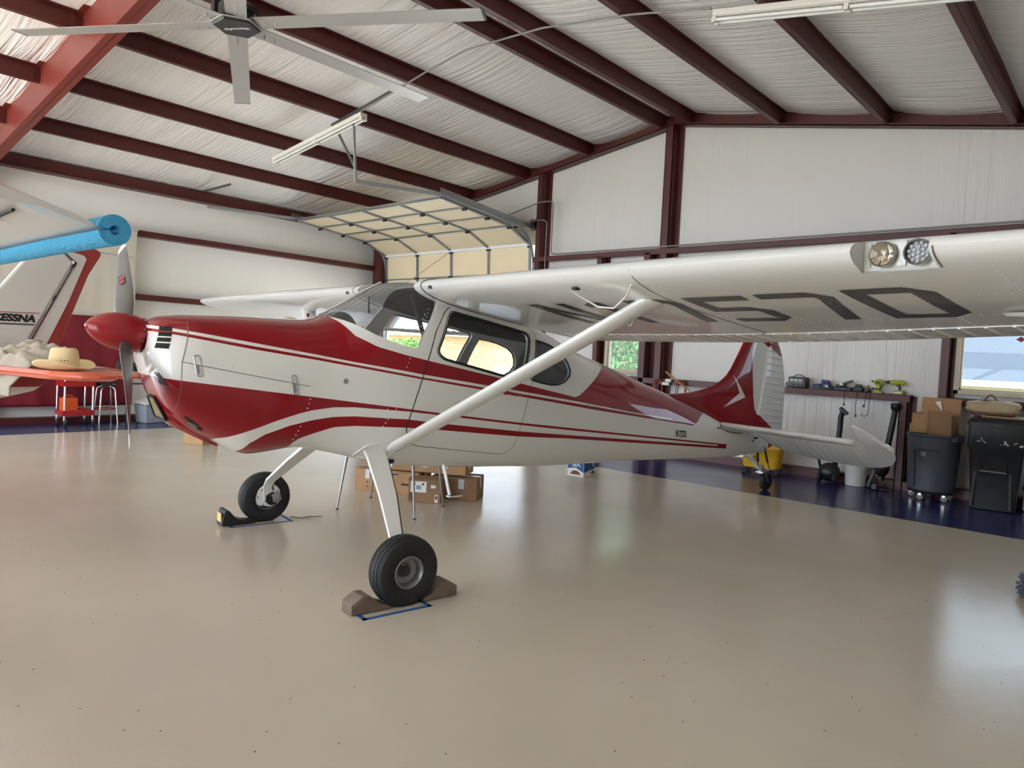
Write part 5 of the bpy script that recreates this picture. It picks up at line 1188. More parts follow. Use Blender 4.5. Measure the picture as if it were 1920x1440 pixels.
REDT = mat('red_tool_steel', rgb(168, 30, 34), .4)
cart = thing('tool_cart', 'red two-tray steel tool cart on chrome legs and casters', 'cart', (-13.40, 4.12, 0))
for sx in (-.19, .19):
    for sy in (-.21, .21):
        MB().tube([(sx, sy, .10), (sx, sy, .86)], .014, 10).build('leg', CHROME, cart, smooth=50)
        c = thing_c = MB(); c.lathe([(.0, -.016), (.045, -.016), (.05, -.008), (.05, .008), (.045, .016), (0, .016)], 20, Matrix.Translation((sx+.01, sy+.015, .05)) @ Matrix.Rotation(R(70), 4, 'X')); c = c.build('caster_wheel', RUBBER, cart, smooth=40)
        MB().box((sx, sy, .085), (.03, .045, .05)).build('caster_fork', CHROME, c, bevel=.004)
for z in (.17, .655):
    b = MB(); b.box2((-.20, -.23, z), (.20, .23, z+.012)); b.box2((-.205, -.23, z), (-.195, .23, z+.09)); b.box2((.195, -.23, z), (.205, .23, z+.09)); b.box2((-.2, -.235, z), (.2, -.225, z+.09)); b.box2((-.2, .225, z), (.2, .235, z+.09)); b.build('tray', REDT, cart)
b = MB(); b.tube(rounded([(.17, .22, .84), (.17, .36, .86), (-.17, .36, .86), (-.17, .22, .84)], .06), .012, 8); b.build('push_handle', CHROME, cart, smooth=50)
oc = thing('tool_case', 'bright orange plastic case standing on the cart bottom tray', 'case', (-13.38, 4.02, .183))
MB().box((0, 0, .14), (.16, .24, .28)).build('shell', mat('orange_plastic', rgb(228, 92, 34), .45), oc, bevel=.02, seg=3)
MB().tube(rounded([(.0, -.07, .27), (.0, -.07, .315), (0, .05, .315), (0, .05, .27)], .02), .010, 8).build('handle', MATS['orange_plastic'], oc, smooth=50)
for q in (-.06, .06): MB().box((.082, q, .20), (.01, .03, .045)).build('latch', MATS['orange_plastic'], oc, bevel=.003)
b = thing('parts_box', 'white and red parts box lying on the cart bottom tray', 'box', (-13.33, 4.22, .183)); MB().box((0, .02, .035), (.18, .19, .07)).build('carton', LABELW, b, bevel=.003); MB().box((0.0, -.01, .088), (.12, .10, .035)).build('red_pack', REDT, b, bevel=.003); MB().box((.091, .04, .035), (.002, .08, .02)).build('print', INK, b)

stool = thing('shop_stool', 'chrome hoop-legged shop stool with a round black seat', 'stool', (-13.42, 4.60, 0))
MB().lathe([(0, .66), (.14, .66), (.155, .675), (.155, .70), (.14, .715), (0, .72)], 28).build('seat', BLACKP, stool, smooth=40)
for a in (45, 135):
    c, s_ = math.cos(R(a)), math.sin(R(a)); MB().tube(rounded([(c*.21, s_*.21, .0), (c*.15, s_*.15, .62), (c*.06, s_*.06, .655), (-c*.06, -s_*.06, .655), (-c*.15, -s_*.15, .62), (-c*.21, -s_*.21, .0)], .07), .011, 8).build('leg_hoop', CHROME, stool, smooth=50)
MB().tube([(.175*math.cos(R(a)), .175*math.sin(R(a)), .26) for a in range(0, 361, 15)], .009, 8).build('foot_ring', REDT, stool, smooth=50)

gr = thing('bench_grinder', 'dark bench grinder bolted on a black pedestal by the flag', 'grinder', (-13.32, 4.92, 0))
MB().lathe([(.0, 0), (.15, 0), (.15, .015), (.03, .03), (.028, .92), (0, .92)], 20).build('pedestal', BLACKP, gr, smooth=40)
MB().box((0, 0, .93), (.18, .22, .025)).build('top_plate', BLACKP, gr); MB().lathe([(0, -.10), (.06, -.10), (.065, 0), (.06, .10), (0, .10)], 20, Matrix.Translation((0, 0, 1.01)) @ Matrix.Rotation(R(90), 4, 'X')).build('motor', mat('grinder_grey', rgb(66, 66, 64), .5), gr, smooth=40)
for q in (-.15, .15): MB().lathe([(0, -.03), (.075, -.03), (.08, 0), (.075, .03), (0, .03)], 22, Matrix.Translation((0, q, 1.01)) @ Matrix.Rotation(R(90), 4, 'X')).build('wheel_guard', MATS['grinder_grey'], gr, smooth=40)
MB().box((.06, .1, .70), (.12, .3, .02)).build('tool_arm', SPRING, gr)

bn = thing('storage_bin', 'grey plastic tote with a tilted white lid and stuff inside', 'bin', (-13.35, 5.32, 0), R(14))
GB = mat('grey_tote', rgb(150, 156, 164), .5)
b = MB(); o_ = [(-.17, -.2), (.17, -.2), (.17, .24), (-.17, .24)]
b.loft([[(x*.86, y*.88, .005) for x, y in o_], [(x, y, .30) for x, y in o_], [(x*1.06, y*1.06, .305) for x, y in o_], [(x*1.06, y*1.06, .325) for x, y in o_], [(x*.96, y*.96, .325) for x, y in o_], [(x*.82, y*.84, .03) for x, y in o_]]); b.build('tub', GB, bn, bevel=.008)
for q in (.245,): MB().box((.19, .02, .26), (.02, .10, .03)).build('handle', GB, bn, bevel=.006)
MB().box((.02, -.03, .40), (.36, .40, .025), (R(14), R(4), 0)).build('lid', WHITEP, bn, bevel=.01)
for q, (px_, py_, pz_, rr_) in enumerate(((.04, -.07, .45, .05), (0, .08, .48, .06))): MB().lathe([(.01, 0), (rr_*.6, .02), (rr_, .07), (rr_*.95, .072), (rr_*.5, .025)], 20, Matrix.Translation((px_, py_, pz_)) @ Matrix.Rotation(R(60+q*40), 4, 'Y'), caps=False).build('lamp_shade', CHROME, bn, smooth=50)
MB().sphere((.02, .16, .36), .09, 12, 8, (1, 1.1, .8)).build('dark_bundle', BLACKP, bn, smooth=60)
cr = thing('low_dolly', 'low black wheeled dolly beside the grey tote', 'dolly', (-13.35, 5.78, 0)); MB().box((0, 0, .12), (.35, .3, .03)).build('deck', BLACKP, cr, bevel=.01)
for sx in (-.14, .14):
    for sy in (-.11, .11): w_ = MB().lathe([(0, -.014), (.045, -.014), (.05, 0), (.045, .014), (0, .014)], 18, Matrix.Translation((sx, sy, .05)) @ Matrix.Rotation(R(90), 4, 'X')).build('caster_wheel', RUBBER, cr, smooth=40); MB().box((sx, sy, .085), (.03, .04, .05)).build('caster_fork', CHROME, w_)

# ================================================================== FLOOR THINGS
def carton(label, loc, dim, rz, m=CARD, group=None, tape='x', labels=(), name='carton'):
    t = thing(name, label, 'box', loc, rz, group); L_, W_, H_ = dim
    MB().box((0, 0, H_/2), dim).build('body', m, t, bevel=.006)
    for k, e in enumerate((-1, 1)):
        MB().box((0, e*W_/4, H_+.003), (L_-.004, W_/2-.004, .005), (R(1.2*e), 0, 0)).build('flap', m, t)
    if tape: MB().box((0, 0, H_+.008), (L_*.98, .05, .002)).build('tape', TAPE, t); MB().box((L_/2+.001, 0, H_-.05), (.002, .05, .11)).build('tape', TAPE, t); MB().box((-L_/2-.001, 0, H_-.05), (.002, .05, .11)).build('tape', TAPE, t)
    for nm, c, d, mm in labels: MB().box(c, d, None).build(nm, mm, t)
    return t
rz = math.atan2(.84, 1.03)
carton('long brown carton with a tape end under the airplane, left end of the pile', (-6.08, 4.99, 0), (.74, .36, .235), R(26), labels=[('tape', (-.22, -.182, .185), (.05, .003, .1), TAPE), ('hole', (-.22, -.182, .10), (.014, .003, .014), INK), ('hole', (-.22, -.182, .05), (.014, .003, .014), INK), ('print', (.22, -.182, .11), (.09, .002, .02), INK)])
carton('brown carton with taped end under the airplane, right end of the pile', (-5.42, 5.32, 0), (.50, .34, .225), R(32), CARD2, labels=[('tape', (.08, -.172, .17), (.06, .003, .1), TAPE), ('hole', (.02, -.172, .06), (.014, .003, .014), INK)])
carton('flat brown carton lying on top of the two larger cartons', (-5.78, 5.16, .25), (1.02, .30, .15), R(29), labels=[('tape', (.06, -.152, .10), (.05, .003, .09), TAPE), ('tape', (.28, -.152, .10), (.06, .003, .09), TAPE)])
t = carton('small carton with a big white shipping label in front of the pile', (-5.45, 4.91, 0), (.34, .20, .235), R(36), CARD2, tape=None, labels=[('shipping_label', (-.06, -.102, .16), (.16, .003, .11), LABELW), ('print', (-.105, -.104, .19), (.02, .002, .02), INK), ('print', (-.015, -.104, .19), (.02, .002, .02), INK), ('print', (-.06, -.104, .155), (.05, .002, .04), MATS.setdefault('grey_print', mat('grey_print', rgb(150, 150, 150), .7))), ('sticker', (.09, -.102, .17), (.05, .003, .03), LABELW), ('sticker', (.125, -.102, .05), (.03, .003, .08), LABELW), ('print', (.125, -.104, .06), (.018, .002, .03), INK), ('print', (-.14, -.102, .06), (.035, .002, .07), mat('brown_print', rgb(110, 78, 48), .8))])
carton('brown carton with a blue and white label on the floor beyond the nose', (-10.42, 4.88, 0), (.36, .30, .27), R(21), labels=[('shipping_label', (.181, -.03, .15), (.003, .13, .15), LABELW), ('print', (.183, -.03, .11), (.002, .09, .05), mat('blue_print', rgb(40, 96, 150), .6)), ('print', (.0, -.152, .14), (.012, .002, .07), INK)])
# blue and white printed box
bb = thing('printed_box', 'blue and white printed cardboard box on the tan floor below the tail', 'box', (-5.50, 7.66, 0), R(8))
MB().box((0, 0, .125), (.24, .32, .25)).build('body', LABELW, bb, bevel=.004)
BLU = mat('print_blue', rgb(28, 86, 148), .5); BRN = mat('print_brown', rgb(120, 74, 52), .6)
MB().prism([(-.115, .095), (.0, .115), (.115, .06), (.115, .245), (-.115, .245)], -.1615, -.1605, lambda a, c, d: (a, d, c)).build('blue_print', BLU, bb)
MB().prism([(-.155, .06), (.155, .09), (.155, .245), (-.155, .245)], .1205, .1215, lambda a, c, d: (d, a, c)).build('blue_print', BLU, bb)
MB().prism([(-.08, .025), (.08, .025), (.05, .065), (0, .08), (-.05, .065)], -.1615, -.1605, lambda a, c, d: (a, d, c)).build('picture_print', BRN, bb)
MB().prism([(.03, .025), (.15, .025), (.13, .06), (.08, .07)], .1205, .1215, lambda a, c, d: (d, a, c)).build('picture_print', BRN, bb)
put_text('lettering', 'SIX', .12, Matrix.Translation((.01, -.162, .165)) @ Matrix.Rotation(R(90), 4, 'X'), LABELW, bb, ext=.0004, bold=.002, sx=.7)
put_text('lettering', '3X', .085, Matrix.Translation((.122, .105, .145)) @ Matrix.Rotation(R(90), 4, 'Z') @ Matrix.Rotation(R(90), 4, 'X'), LABELW, bb, ext=.0004, bold=.002, sx=.7)
for zz in (.215, .185): MB().box((.1218, -.10, zz), (.001, .075, .014)).build('small_print', LABELW, bb)

# splay legged table on the far side of the fuselage
tb = thing('work_table', 'table with tapered splayed metal legs on the far side of the airplane', 'table', (-5.40, 4.42, 0))
feet = [Vector((-5.65, 3.97, 0)), Vector((-5.88, 4.54, 0)), Vector((-4.91, 4.29, 0)), Vector((-5.15, 4.87, 0))]; o_ = Vector((-5.40, 4.42, 0))
for f in feet:
    top = (f-o_)*.80+Vector((0, 0, .70)); MB().tube([f-o_+Vector((0, 0, .01)), top], [.008, .016], 12).build('leg', GALV, tb, smooth=50); MB().lathe([(.0, 0), (.013, 0), (.013, .012), (0, .012)], 12, Matrix.Translation(f-o_)).build('foot', BLACKP, tb)
q = [(f-o_)*1.05 for f in (feet[0], feet[2], feet[3], feet[1])]
MB().prism(fillet([(p.x, p.y) for p in q], .05, 4), .70, .735, lambda a, c, d: (a, c, d)).build('table_top', mat('laminate', rgb(176, 150, 116), .5), tb, bevel=.004)

# wheel chocks and floor tape
WOOD = mat('weathered_wood', rgb(112, 97, 83), .85, bump=((8, 40, 40), .5, 4), var=(9, .25))
ang = R(-99.793); axv = Vector((math.cos(ang), math.sin(ang), 0)); lev = Vector((-axv.y, axv.x, 0)); TW = Vector((-3.497, 8.799, 0))
def P2W(x, y): return TW+axv*x+lev*y
def chock(label, x, y, sgn, L_, W_, H_, m, name):
    c = P2W(x, y); t = thing(name, label, 'chock', (c.x, c.y, 0), ang if sgn > 0 else ang+PI, 'timber wheel chocks' if m is WOOD else None)
    prof = [(0, .004), (L_, .004), (L_, H_*.62), (L_*.74, H_), (L_*.55, H_), (L_*.25, H_*.42), (0, .02)] if m is WOOD else [(0, .004), (L_, .004), (L_, H_*.3), (L_-.02, H_*.95), (L_-.035, H_), (L_-.06, H_*.93), (L_*.6, H_*.45), (L_*.3, H_*.2), (0, .02)]
    MB().prism(prof, -W_/2, W_/2, lambda a, c_, d: (a, d, c_)).build('block', m, t, bevel=.004); return t
chock('grey-brown timber chock ahead of the near main wheel', 5.968, 1.19, 1, .25, .13, .105, WOOD, 'wheel_chock')
chock('grey-brown timber chock behind the near main wheel', 5.742, 1.19, -1, .25, .13, .105, WOOD, 'wheel_chock')
t = chock('black rubber chock with yellow reflector ahead of the far wheel', 5.962, -1.18, 1, .27, .16, .135, RUBBER, 'rubber_chock')
MB().box((.272, 0, .07), (.006, .10, .075)).build('reflector', mat('yellow_reflector', rgb(222, 190, 120), .4), t)
TAPEB = mat('blue_masking_tape', rgb(44, 92, 150), .6)
def tape_frame(label, x0, x1, y0, y1):
    t = thing('floor_tape', label, 'tape', (0, 0, 0), 0, 'blue tape marks round the main wheels'); w = .03
    for a, c in (((x0, y0), (x1, y0)), ((x1, y0), (x1, y1)), ((x1, y1), (x0, y1)), ((x0, y1), (x0, y0))):
        pa, pc = P2W(*a), P2W(*c); d = (pc-pa).normalized()*w/2; MB().beam(pa-d+Vector((0, 0, .0008)), pc+d+Vector((0, 0, .0008)), w, .0012).build('strip', TAPEB, t)
tape_frame('blue tape rectangle on the floor round the near main wheel', 5.74, 6.17, 1.085, 1.325); tape_frame('blue tape rectangle on the floor round the far main wheel', 5.66, 6.17, -1.32, -1.055)
tag(MB().tube([P2W(5.62, -1.18)+Vector((0, 0, .006)), P2W(5.55, -1.1)+Vector((0, 0, .006)), P2W(5.47, -1.12)+Vector((0, 0, .006)), P2W(5.40, -1.02)+Vector((0, 0, .02))], .004, 6).build('cord_scrap', mat('brown_cord', rgb(70, 52, 44), .8)), 'scrap of thin brown cord by the far wheel', 'cord')
# grey shaggy mop head at the right
mp_ = thing('dust_mop', 'grey shaggy mop head lying on the tan floor', 'mop', (-.49, 6.27, 0)); b = MB(); rr = random.Random(5)
for k in range(420):
    a = rr.random()*6.28; u = rr.random(); c = Vector((.075*math.cos(a)*u**.5, .11*math.sin(a)*u**.5, .07+rr.uniform(-.04, .06))); d = Vector((math.cos(a)*.06, math.sin(a)*.06, rr.uniform(-.06, .05))); e = c+d; e.z = max(e.z, .006); c.z = max(c.z, .006)
    b.tube([c, e], [.008, .004], 4)
b.build('yarn', mat('grey_yarn', rgb(92, 94, 104), .95), mp_, kind='stuff'); MB().tube([(0, 0, .10), (.35, .5, 1.1)], .012, 8).build('handle', SPRING, mp_, smooth=50)
# dried leaves and grit swept on the floor
for k, (x_, y_) in enumerate(((503, 1104), (443, 1063), (500, 1384), (699, 1292), (1435, 1416), (1510, 1019))):
    pass

# ================================================================== RIGHT WALL: bins, pail, mop bucket, shelf tools
YEL = mat('yellow_plastic', rgb(214, 168, 30), .45)
mb_ = thing('mop_bucket', 'yellow wheeled mop bucket standing behind the tailwheel', 'bucket', (-4.10, 10.16, 0), R(8))
o_ = [(-.28, -.17), (.28, -.17), (.28, .17), (-.28, .17)]
MB().loft([[(x*.88, y*.85, .09) for x, y in fillet(o_, .08, 3)], [(x, y, .36) for x, y in fillet(o_, .09, 3)], [(x*1.04, y*1.05, .37) for x, y in fillet(o_, .09, 3)], [(x*.93, y*.9, .36) for x, y in fillet(o_, .09, 3)], [(x*.8, y*.76, .12) for x, y in fillet(o_, .08, 3)]]).build('tub', YEL, mb_, smooth=40)
MB().box((.15, 0, .48), (.26, .30, .30)).build('wringer', YEL, mb_, bevel=.03, seg=3)
for sx in (-.22, .22):
    for sy in (-.12, .12): w_ = MB().lathe([(0, -.012), (.036, -.012), (.04, 0), (.036, .012), (0, .012)], 16, Matrix.Translation((sx, sy, .041)) @ Matrix.Rotation(R(90), 4, 'X')).build('caster_wheel', RUBBER, mb_, smooth=40); MB().box((sx, sy, .08), (.03, .03, .05)).build('caster_fork', SPRING, w_)
MB().prism([(-.13, .18), (-.02, .18), (-.075, .275)], -.185, -.180, lambda a, c, d: (a, d, c)).build('warning_sign', SEAL, mb_); MB().prism([(-.115, .188), (-.035, .188), (-.075, .258)], -.188, -.185, lambda a, c, d: (a, d, c)).build('warning_sign_face', YEL, mb_)
b = MB(); b.tube([(-.095, -.19, .192), (-.075, -.19, .225), (-.055, -.19, .2)], .005, 5); b.sphere((-.07, -.19, .238), .008, 8, 5); build_each(b, 'warning_figure', SEAL, mb_)

pail = thing('plastic_pail', 'pale grey plastic pail on the blue floor below the elevator', 'pail', (-2.87, 10.30, 0))
MB().lathe([(.0, .004), (.125, .004), (.147, .36), (.153, .365), (.153, .38), (.142, .38), (.12, .012), (0, .012)], 32).build('pail_body', mat('pale_grey_plastic', rgb(196, 196, 192), .5), pail, smooth=40)
MB().tube([(.15*math.cos(R(a)), -.03-.1*math.sin(R(a))*.9, .34-.06*math.sin(R(a))) for a in range(0, 181, 15)], .003, 5).build('wire_handle', GALV, pail)
vac = thing('canister_vacuum', 'black canister vacuum with an upright tube left of the grey pail', 'vacuum', (-3.20, 10.28, 0))
MB().sphere((0, -.02, .14), .13, 18, 12, (1.1, 1, 1.0)).build('motor_body', BLACKP, vac, smooth=60)
for e in (-.1, .1): MB().lathe([(0, -.02), (.06, -.02), (.065, 0), (.06, .02), (0, .02)], 18, Matrix.Translation((e, -.1, .066)) @ Matrix.Rotation(R(90), 4, 'Y')).build('wheel', RUBBER, vac, smooth=40)
MB().tube(rounded([(-.10, -.06, .17), (-.14, -.08, .32), (-.04, -.05, .40), (.04, -.02, .34), (.05, .0, .25)], .1), .018, 10).build('hose', RUBBER, vac, smooth=60)
MB().tube([(.05, .03, .22), (.075, .06, .72), (.075, .07, .90), (.10, .06, .97)], .036, 14).build('tube', BLACKP, vac, smooth=50)
MB().box((.115, .05, .985), (.13, .07, .045), (0, R(38), 0)).build('grip', BLACKP, vac, bevel=.01)
lb = thing('leaf_blower', 'long black leaf blower leaning in the corner beside the red post', 'leaf blower', (-2.50, 10.30, 0))
MB().tube([(-.06, -.02, .12), (-.03, .04, .45), (.01, .09, .85), (.03, .11, 1.06)], [.045, .04, .037, .035], 14).build('tube', BLACKP, lb, smooth=50); MB().lathe([(.036, 0), (.06, .03), (.06, .09), (.04, .1)], 16, Matrix.Translation((.03, .11, 1.04))).build('nozzle', BLACKP, lb, smooth=40)
MB().sphere((-.05, -.03, .33), .10, 16, 10, (1, .9, 1.7)).build('fan_housing', BLACKP, lb, smooth=60); MB().box((-.13, -.04, .24), (.05, .05, .48), (0, R(18), 0)).build('battery_leg', BLACKP, lb, bevel=.01); MB().tube(rounded([(-.17, -.05, .03), (-.02, -.12, .015), (.06, -.1, .015)], .03), .018, 8).build('foot', BLACKP, lb, smooth=50)
MB().box((-.09, -.15, .045), (.07, .06, .08)).build('end_cap', BLACKP, lb, bevel=.01)

can = thing('trash_can', 'dark grey round trash can on a caster dolly', 'trash can', (-1.945, 10.135, 0))
TC = mat('dark_grey_plastic', rgb(74, 78, 88), .45)
MB().lathe([(.0, .115), (.25, .115), (.262, .13), (.295, .78), (.312, .79), (.312, .815), (.298, .815), (.285, .79), (.25, .13), (0, .125)], 40).build('can_body', TC, can, smooth=35)
for a in (150, 330): 
    c, s_ = math.cos(R(a)), math.sin(R(a)); MB().box((c*.325, s_*.325, .77), (.07, .14, .06), (0, 0, R(a))).build('handle', TC, can, bevel=.012)
b = MB(); path = [(.284*math.cos(a_), .284*math.sin(a_), z_) for a_, z_ in ((R(-118), .16), (R(-117), .58), (R(-112), .63), (R(-60), .645))]
P = [Vector((math.cos(R(a_))*(.262+.033*(z_-.13)/.65+.003), math.sin(R(a_))*(.262+.033*(z_-.13)/.65+.003), z_)) for a_, z_ in [(-122, .16), (-122, .3), (-122, .45), (-122, .58), (-119, .615), (-110, .625), (-95, .627), (-80, .628), (-62, .63)]]
b.tube(P, .005, 6); b.build('moulded_rib', BLACKP, can, smooth=50)
MB().box((math.cos(R(-100))*.29, math.sin(R(-100))*.29, .575), (.055, .006, .055), (0, 0, R(-10))).build('maker_plate', mat('dull_grey_label', rgb(130, 134, 142), .5), can)
MB().lathe([(0, .085), (.25, .085), (.265, .10), (.25, .115), (0, .115)], 32).build('dolly_deck', BLACKP, can, smooth=40)
for k in range(5):
    a = R(-90+72*k-20); c = Vector((.215*math.cos(a), .215*math.sin(a), .04)); w_ = MB().lathe([(.012, -.013), (.034, -.013), (.0385, 0), (.034, .013), (.012, .013)], 20, Matrix.Translation(c) @ Matrix.Rotation(R(90), 4, 'X') @ Matrix.Rotation(R(20), 4, 'Y')).build('caster_wheel', mat('caster_grey', rgb(160, 158, 154), .4), can, smooth=40); MB().box(c+Vector((0, 0, .035)), (.03, .04, .035)).build('caster_fork', CHROME, w_)
ob = thing('open_carton', 'open brown carton with raised flaps standing on the round trash can', 'box', (-1.95, 10.15, .818), R(-6))
b = MB(); w_, d_, h_ = .44, .30, .24
b.box2((-w_/2, -d_/2, 0), (w_/2, d_/2, .006)); b.box2((-w_/2, -d_/2, 0), (w_/2, -d_/2+.006, h_)); b.box2((-w_/2, d_/2-.006, 0), (w_/2, d_/2, h_)); b.box2((-w_/2, -d_/2, 0), (-w_/2+.006, d_/2, h_)); b.box2((w_/2-.006, -d_/2, 0), (w_/2, d_/2, h_)); b.build('body', CARD, ob)
MB().box((0, d_/2+.02, h_+.095), (w_, .006, .2), (R(-10), 0, 0)).build('flap', CARD, ob); MB().box((.10, -d_/2-.03, .13), (.26, .006, .30), (R(8), 0, 0)).build('flap', CARD2, ob); MB().box((-.14, -d_/2-.015, .055), (.19, .006, .11), (R(-4), 0, R(6))).build('flap', CARD, ob)
MB().prism([(-.06, .38), (.0, .40), (.03, .27)], d_/2-.012, d_/2-.008, lambda a, c, d: (a, d, c)).build('paper_scrap', LABELW, ob)

wb = thing('wheelie_bin', 'tall black wheeled rubbish bin with scuffed front and lid closed', 'rubbish bin', (-1.29, 10.135, 0), R(6))
BB = mat('scuffed_black_plastic', rgb(30, 31, 32), .5, var=(8, .35))
f0 = [(-.22, -.24), (.22, -.24), (.22, .24), (-.22, .24)]; f1 = [(-.29, -.28), (.29, -.28), (.29, .27), (-.29, .27)]
MB().loft([[(x, y, .01) for x, y in fillet(f0, .04, 3)], [(x*1.0, y, z_) for (x, y), z_ in ((p, .70) for p in fillet([(-.268, -.268), (.268, -.268), (.268, .262), (-.268, .262)], .04, 3))], [(x, y, .72) for x, y in fillet([(-.285, -.28), (.285, -.28), (.285, .27), (-.285, .27)], .04, 3)], [(x, y, .98) for x, y in fillet(f1, .05, 3)]]).build('bin_body', BB, wb, smooth=35)
MB().loft([[(x*1.06, y*1.07, .98) for x, y in fillet(f1, .05, 3)], [(x*1.06, y*1.07, 1.015) for x, y in fillet(f1, .05, 3)], [(x*.98, y*.98, 1.045) for x, y in fillet(f1, .05, 3)]]).build('lid', BB, wb, smooth=35)
MB().box((0, -.285, .985), (.12, .02, .035)).build('lid_grip', SPRING, wb, bevel=.006)
MB().box((-.02, -.262, .50), (.26, .03, .20), (R(-4), 0, 0)).build('lift_recess', DARKH, wb)
MB().tube([(-.15, -.275, .455), (.11, -.278, .455)], .010, 8).build('lift_bar', mat('worn_bar', rgb(140, 140, 136), .4, .6), wb)
for e in (-.2, .16): MB().box((e, -.262, .24), (.03, .03, .42), (R(-4), R(3 if e < 0 else -3), 0)).build('moulded_rib', BB, wb, bevel=.006)
for sx in (-.18, .18): MB().lathe([(0, -.03), (.09, -.03), (.1, 0), (.09, .03), (0, .03)], 20, Matrix.Translation((sx, .22, .10)) @ Matrix.Rotation(R(90), 4, 'Y')).build('wheel', RUBBER, wb, smooth=40)
rr = random.Random(9)
for q, (cx, cz, wx) in enumerate(((-.16, .80, .10), (.06, .79, .08), (.20, .78, .09))):
    b = MB()
    for k in range(7): a_, c_ = cx+rr.uniform(-.5, .5)*wx, cz+rr.uniform(-.02, .025); b.add([(a_, -.2865, c_), (a_+rr.uniform(.01, .03), -.2865, c_+rr.uniform(-.01, .01)), (a_+rr.uniform(.0, .02), -.2865, c_+rr.uniform(.008, .02))], [(0, 1, 2)])
    b.build('paint_scrape', LABELW, wb, kind='stuff')
bag = thing('canvas_bag', 'beige canvas holdall with a brown leather handle on the black bin', 'bag', (-1.36, 10.16, 1.108), R(4))
BAGM = mat('beige_canvas', rgb(182, 164, 134), .9, bump=((30, 30, 30), .5, 3)); LEA = mat('brown_leather', rgb(92, 54, 36), .5)
rings = []
for k, (x, sy, sz) in enumerate(((-.27, .05, .06), (-.25, .12, .10), (-.15, .15, .13), (0, .155, .14), (.15, .15, .135), (.24, .12, .11), (.265, .05, .06))):
    rings.append([(x+.012*math.sin(3*a+k), sy*math.copysign(abs(math.cos(a))**.8, math.cos(a))*(1+.04*math.sin(5*a+k)), .075+sz*.62*math.copysign(abs(math.sin(a))**.8, math.sin(a))*(1+.05*math.sin(4*a+2*k))) for a in [2*PI*j/24 for j in range(24)]])
MB().loft(rings).build('bag_body', BAGM, bag, smooth=60)
MB().tube([(-.10+.14*t, -.04, .15+.075*math.sin(PI*t)) for t in [k/10 for k in range(11)]], .010, 8).build('handle', LEA, bag, smooth=50)
MB().tube([(-.25, -.05, .12), (-.1, -.06, .155), (.1, -.06, .155), (.23, -.05, .13)], .005, 6).build('zip', SPRING, bag)
MB().box((0, -.01, .005), (.44, .26, .03)).build('base_panel', LEA, bag, bevel=.01)
mt_ = thing('folded_mats', 'dark and tan floor mats folded flat under the canvas bag', 'mat', (-1.27, 10.15, 1.047), R(6))
for k, (mm, dx) in enumerate(((BLACKP, .02), (LEA, -.04), (BAGM, .03))): MB().box((dx, 0, .008+.015*k), (.52-.04*k, .42, .013), (0, R(.6*(k-1)), 0)).build('folded_layer', mm, mt_, bevel=.005)
MB().box((.16, -.17, .012), (.07, .03, .012)).build('white_tag', LABELW, mt_)
cs = thing('equipment_case', 'small light grey ribbed case standing beside the black bin', 'case', (-.86, 10.28, 0)); MB().box((0, 0, .19), (.30, .2, .36)).build('shell', mat('case_grey', rgb(190, 188, 182), .5), cs, bevel=.015)
for z in (.10, .20, .30): MB().box((0, -.102, z), (.28, .008, .025)).build('rib', MATS['case_grey'], cs, bevel=.003)
for z in (.1, .27): MB().box((-.155, -.03, z), (.02, .06, .05)).build('latch', BLACKP, cs, bevel=.004)

# tools on the girt shelf
SZ = 1.256; SY = 10.555
bc = thing('battery_charger', 'black battery charger with gauges and top handle on the red shelf', 'charger', (-3.80, SY, SZ)); MB().box((0, 0, .08), (.25, .16, .15)).build('housing', BLACKP, bc, bevel=.012)
MB().box((-.01, -.083, .10), (.20, .006, .06)).build('front_plate', mat('charger_panel', rgb(64, 68, 66), .3), bc)
for e in (-.07, -.01, .05): MB().box((e, -.087, .11), (.04, .004, .022)).build('gauge', LABELW, bc)
for e in (-.05, .02, .07): MB().lathe([(0, 0), (.012, 0), (.01, .012), (0, .012)], 12, Matrix.Translation((e, -.083, .04)) @ Matrix.Rotation(R(90), 4, 'X')).build('knob', SPRING, bc)
MB().tube([(-.09+.18*t, 0, .15+.04*math.sin(PI*t)) for t in [k/8 for k in range(9)]], .006, 6).build('handle', BLACKP, bc, smooth=50); MB().tube([(-.13, -.05, .01), (-.16, -.06, .04), (-.15, -.04, .07)], .012, 6).build('cable_clamp', SPRING, bc)
def tool(label, name, x, parts, rz=0, cat='tool'):
    t = thing(name, label, cat, (x, SY-.01, SZ), rz)
    for nm, c, d, rot, m in parts: MB().box(c, d, rot).build(nm, m, t, bevel=min(d)*.25)
    return t
DB = mat('dark_blue_plastic', rgb(40, 52, 104), .45); LIME = mat('lime_plastic', rgb(168, 178, 40), .45); DG = mat('dark_grey_tool', rgb(58, 58, 60), .5)
tool('dark blue handheld power tool lying on the red shelf', 'power_saw', -3.44, [('body', (.03, 0, .06), (.12, .09, .09), None, DB), ('motor', (.02, 0, .115), (.10, .07, .04), (0, R(8), 0), DB), ('nose', (-.09, 0, .045), (.12, .07, .06), (0, R(-6), 0), DB), ('label', (.05, -.047, .05), (.045, .004, .025), None, LABELW), ('guard', (.0, 0, .022), (.24, .09, .03), None, DG)])
tool('black angled cutter with raised handle on the red shelf', 'angle_cutter', -3.18, [('base', (.0, 0, .025), (.24, .10, .05), None, BLACKP), ('body', (-.03, 0, .07), (.12, .07, .05), (0, R(-12), 0), BLACKP), ('handle', (.05, 0, .115), (.15, .035, .035), (0, R(-22), 0), BLACKP), ('label', (-.02, -.038, .09), (.045, .004, .025), None, LABELW)])
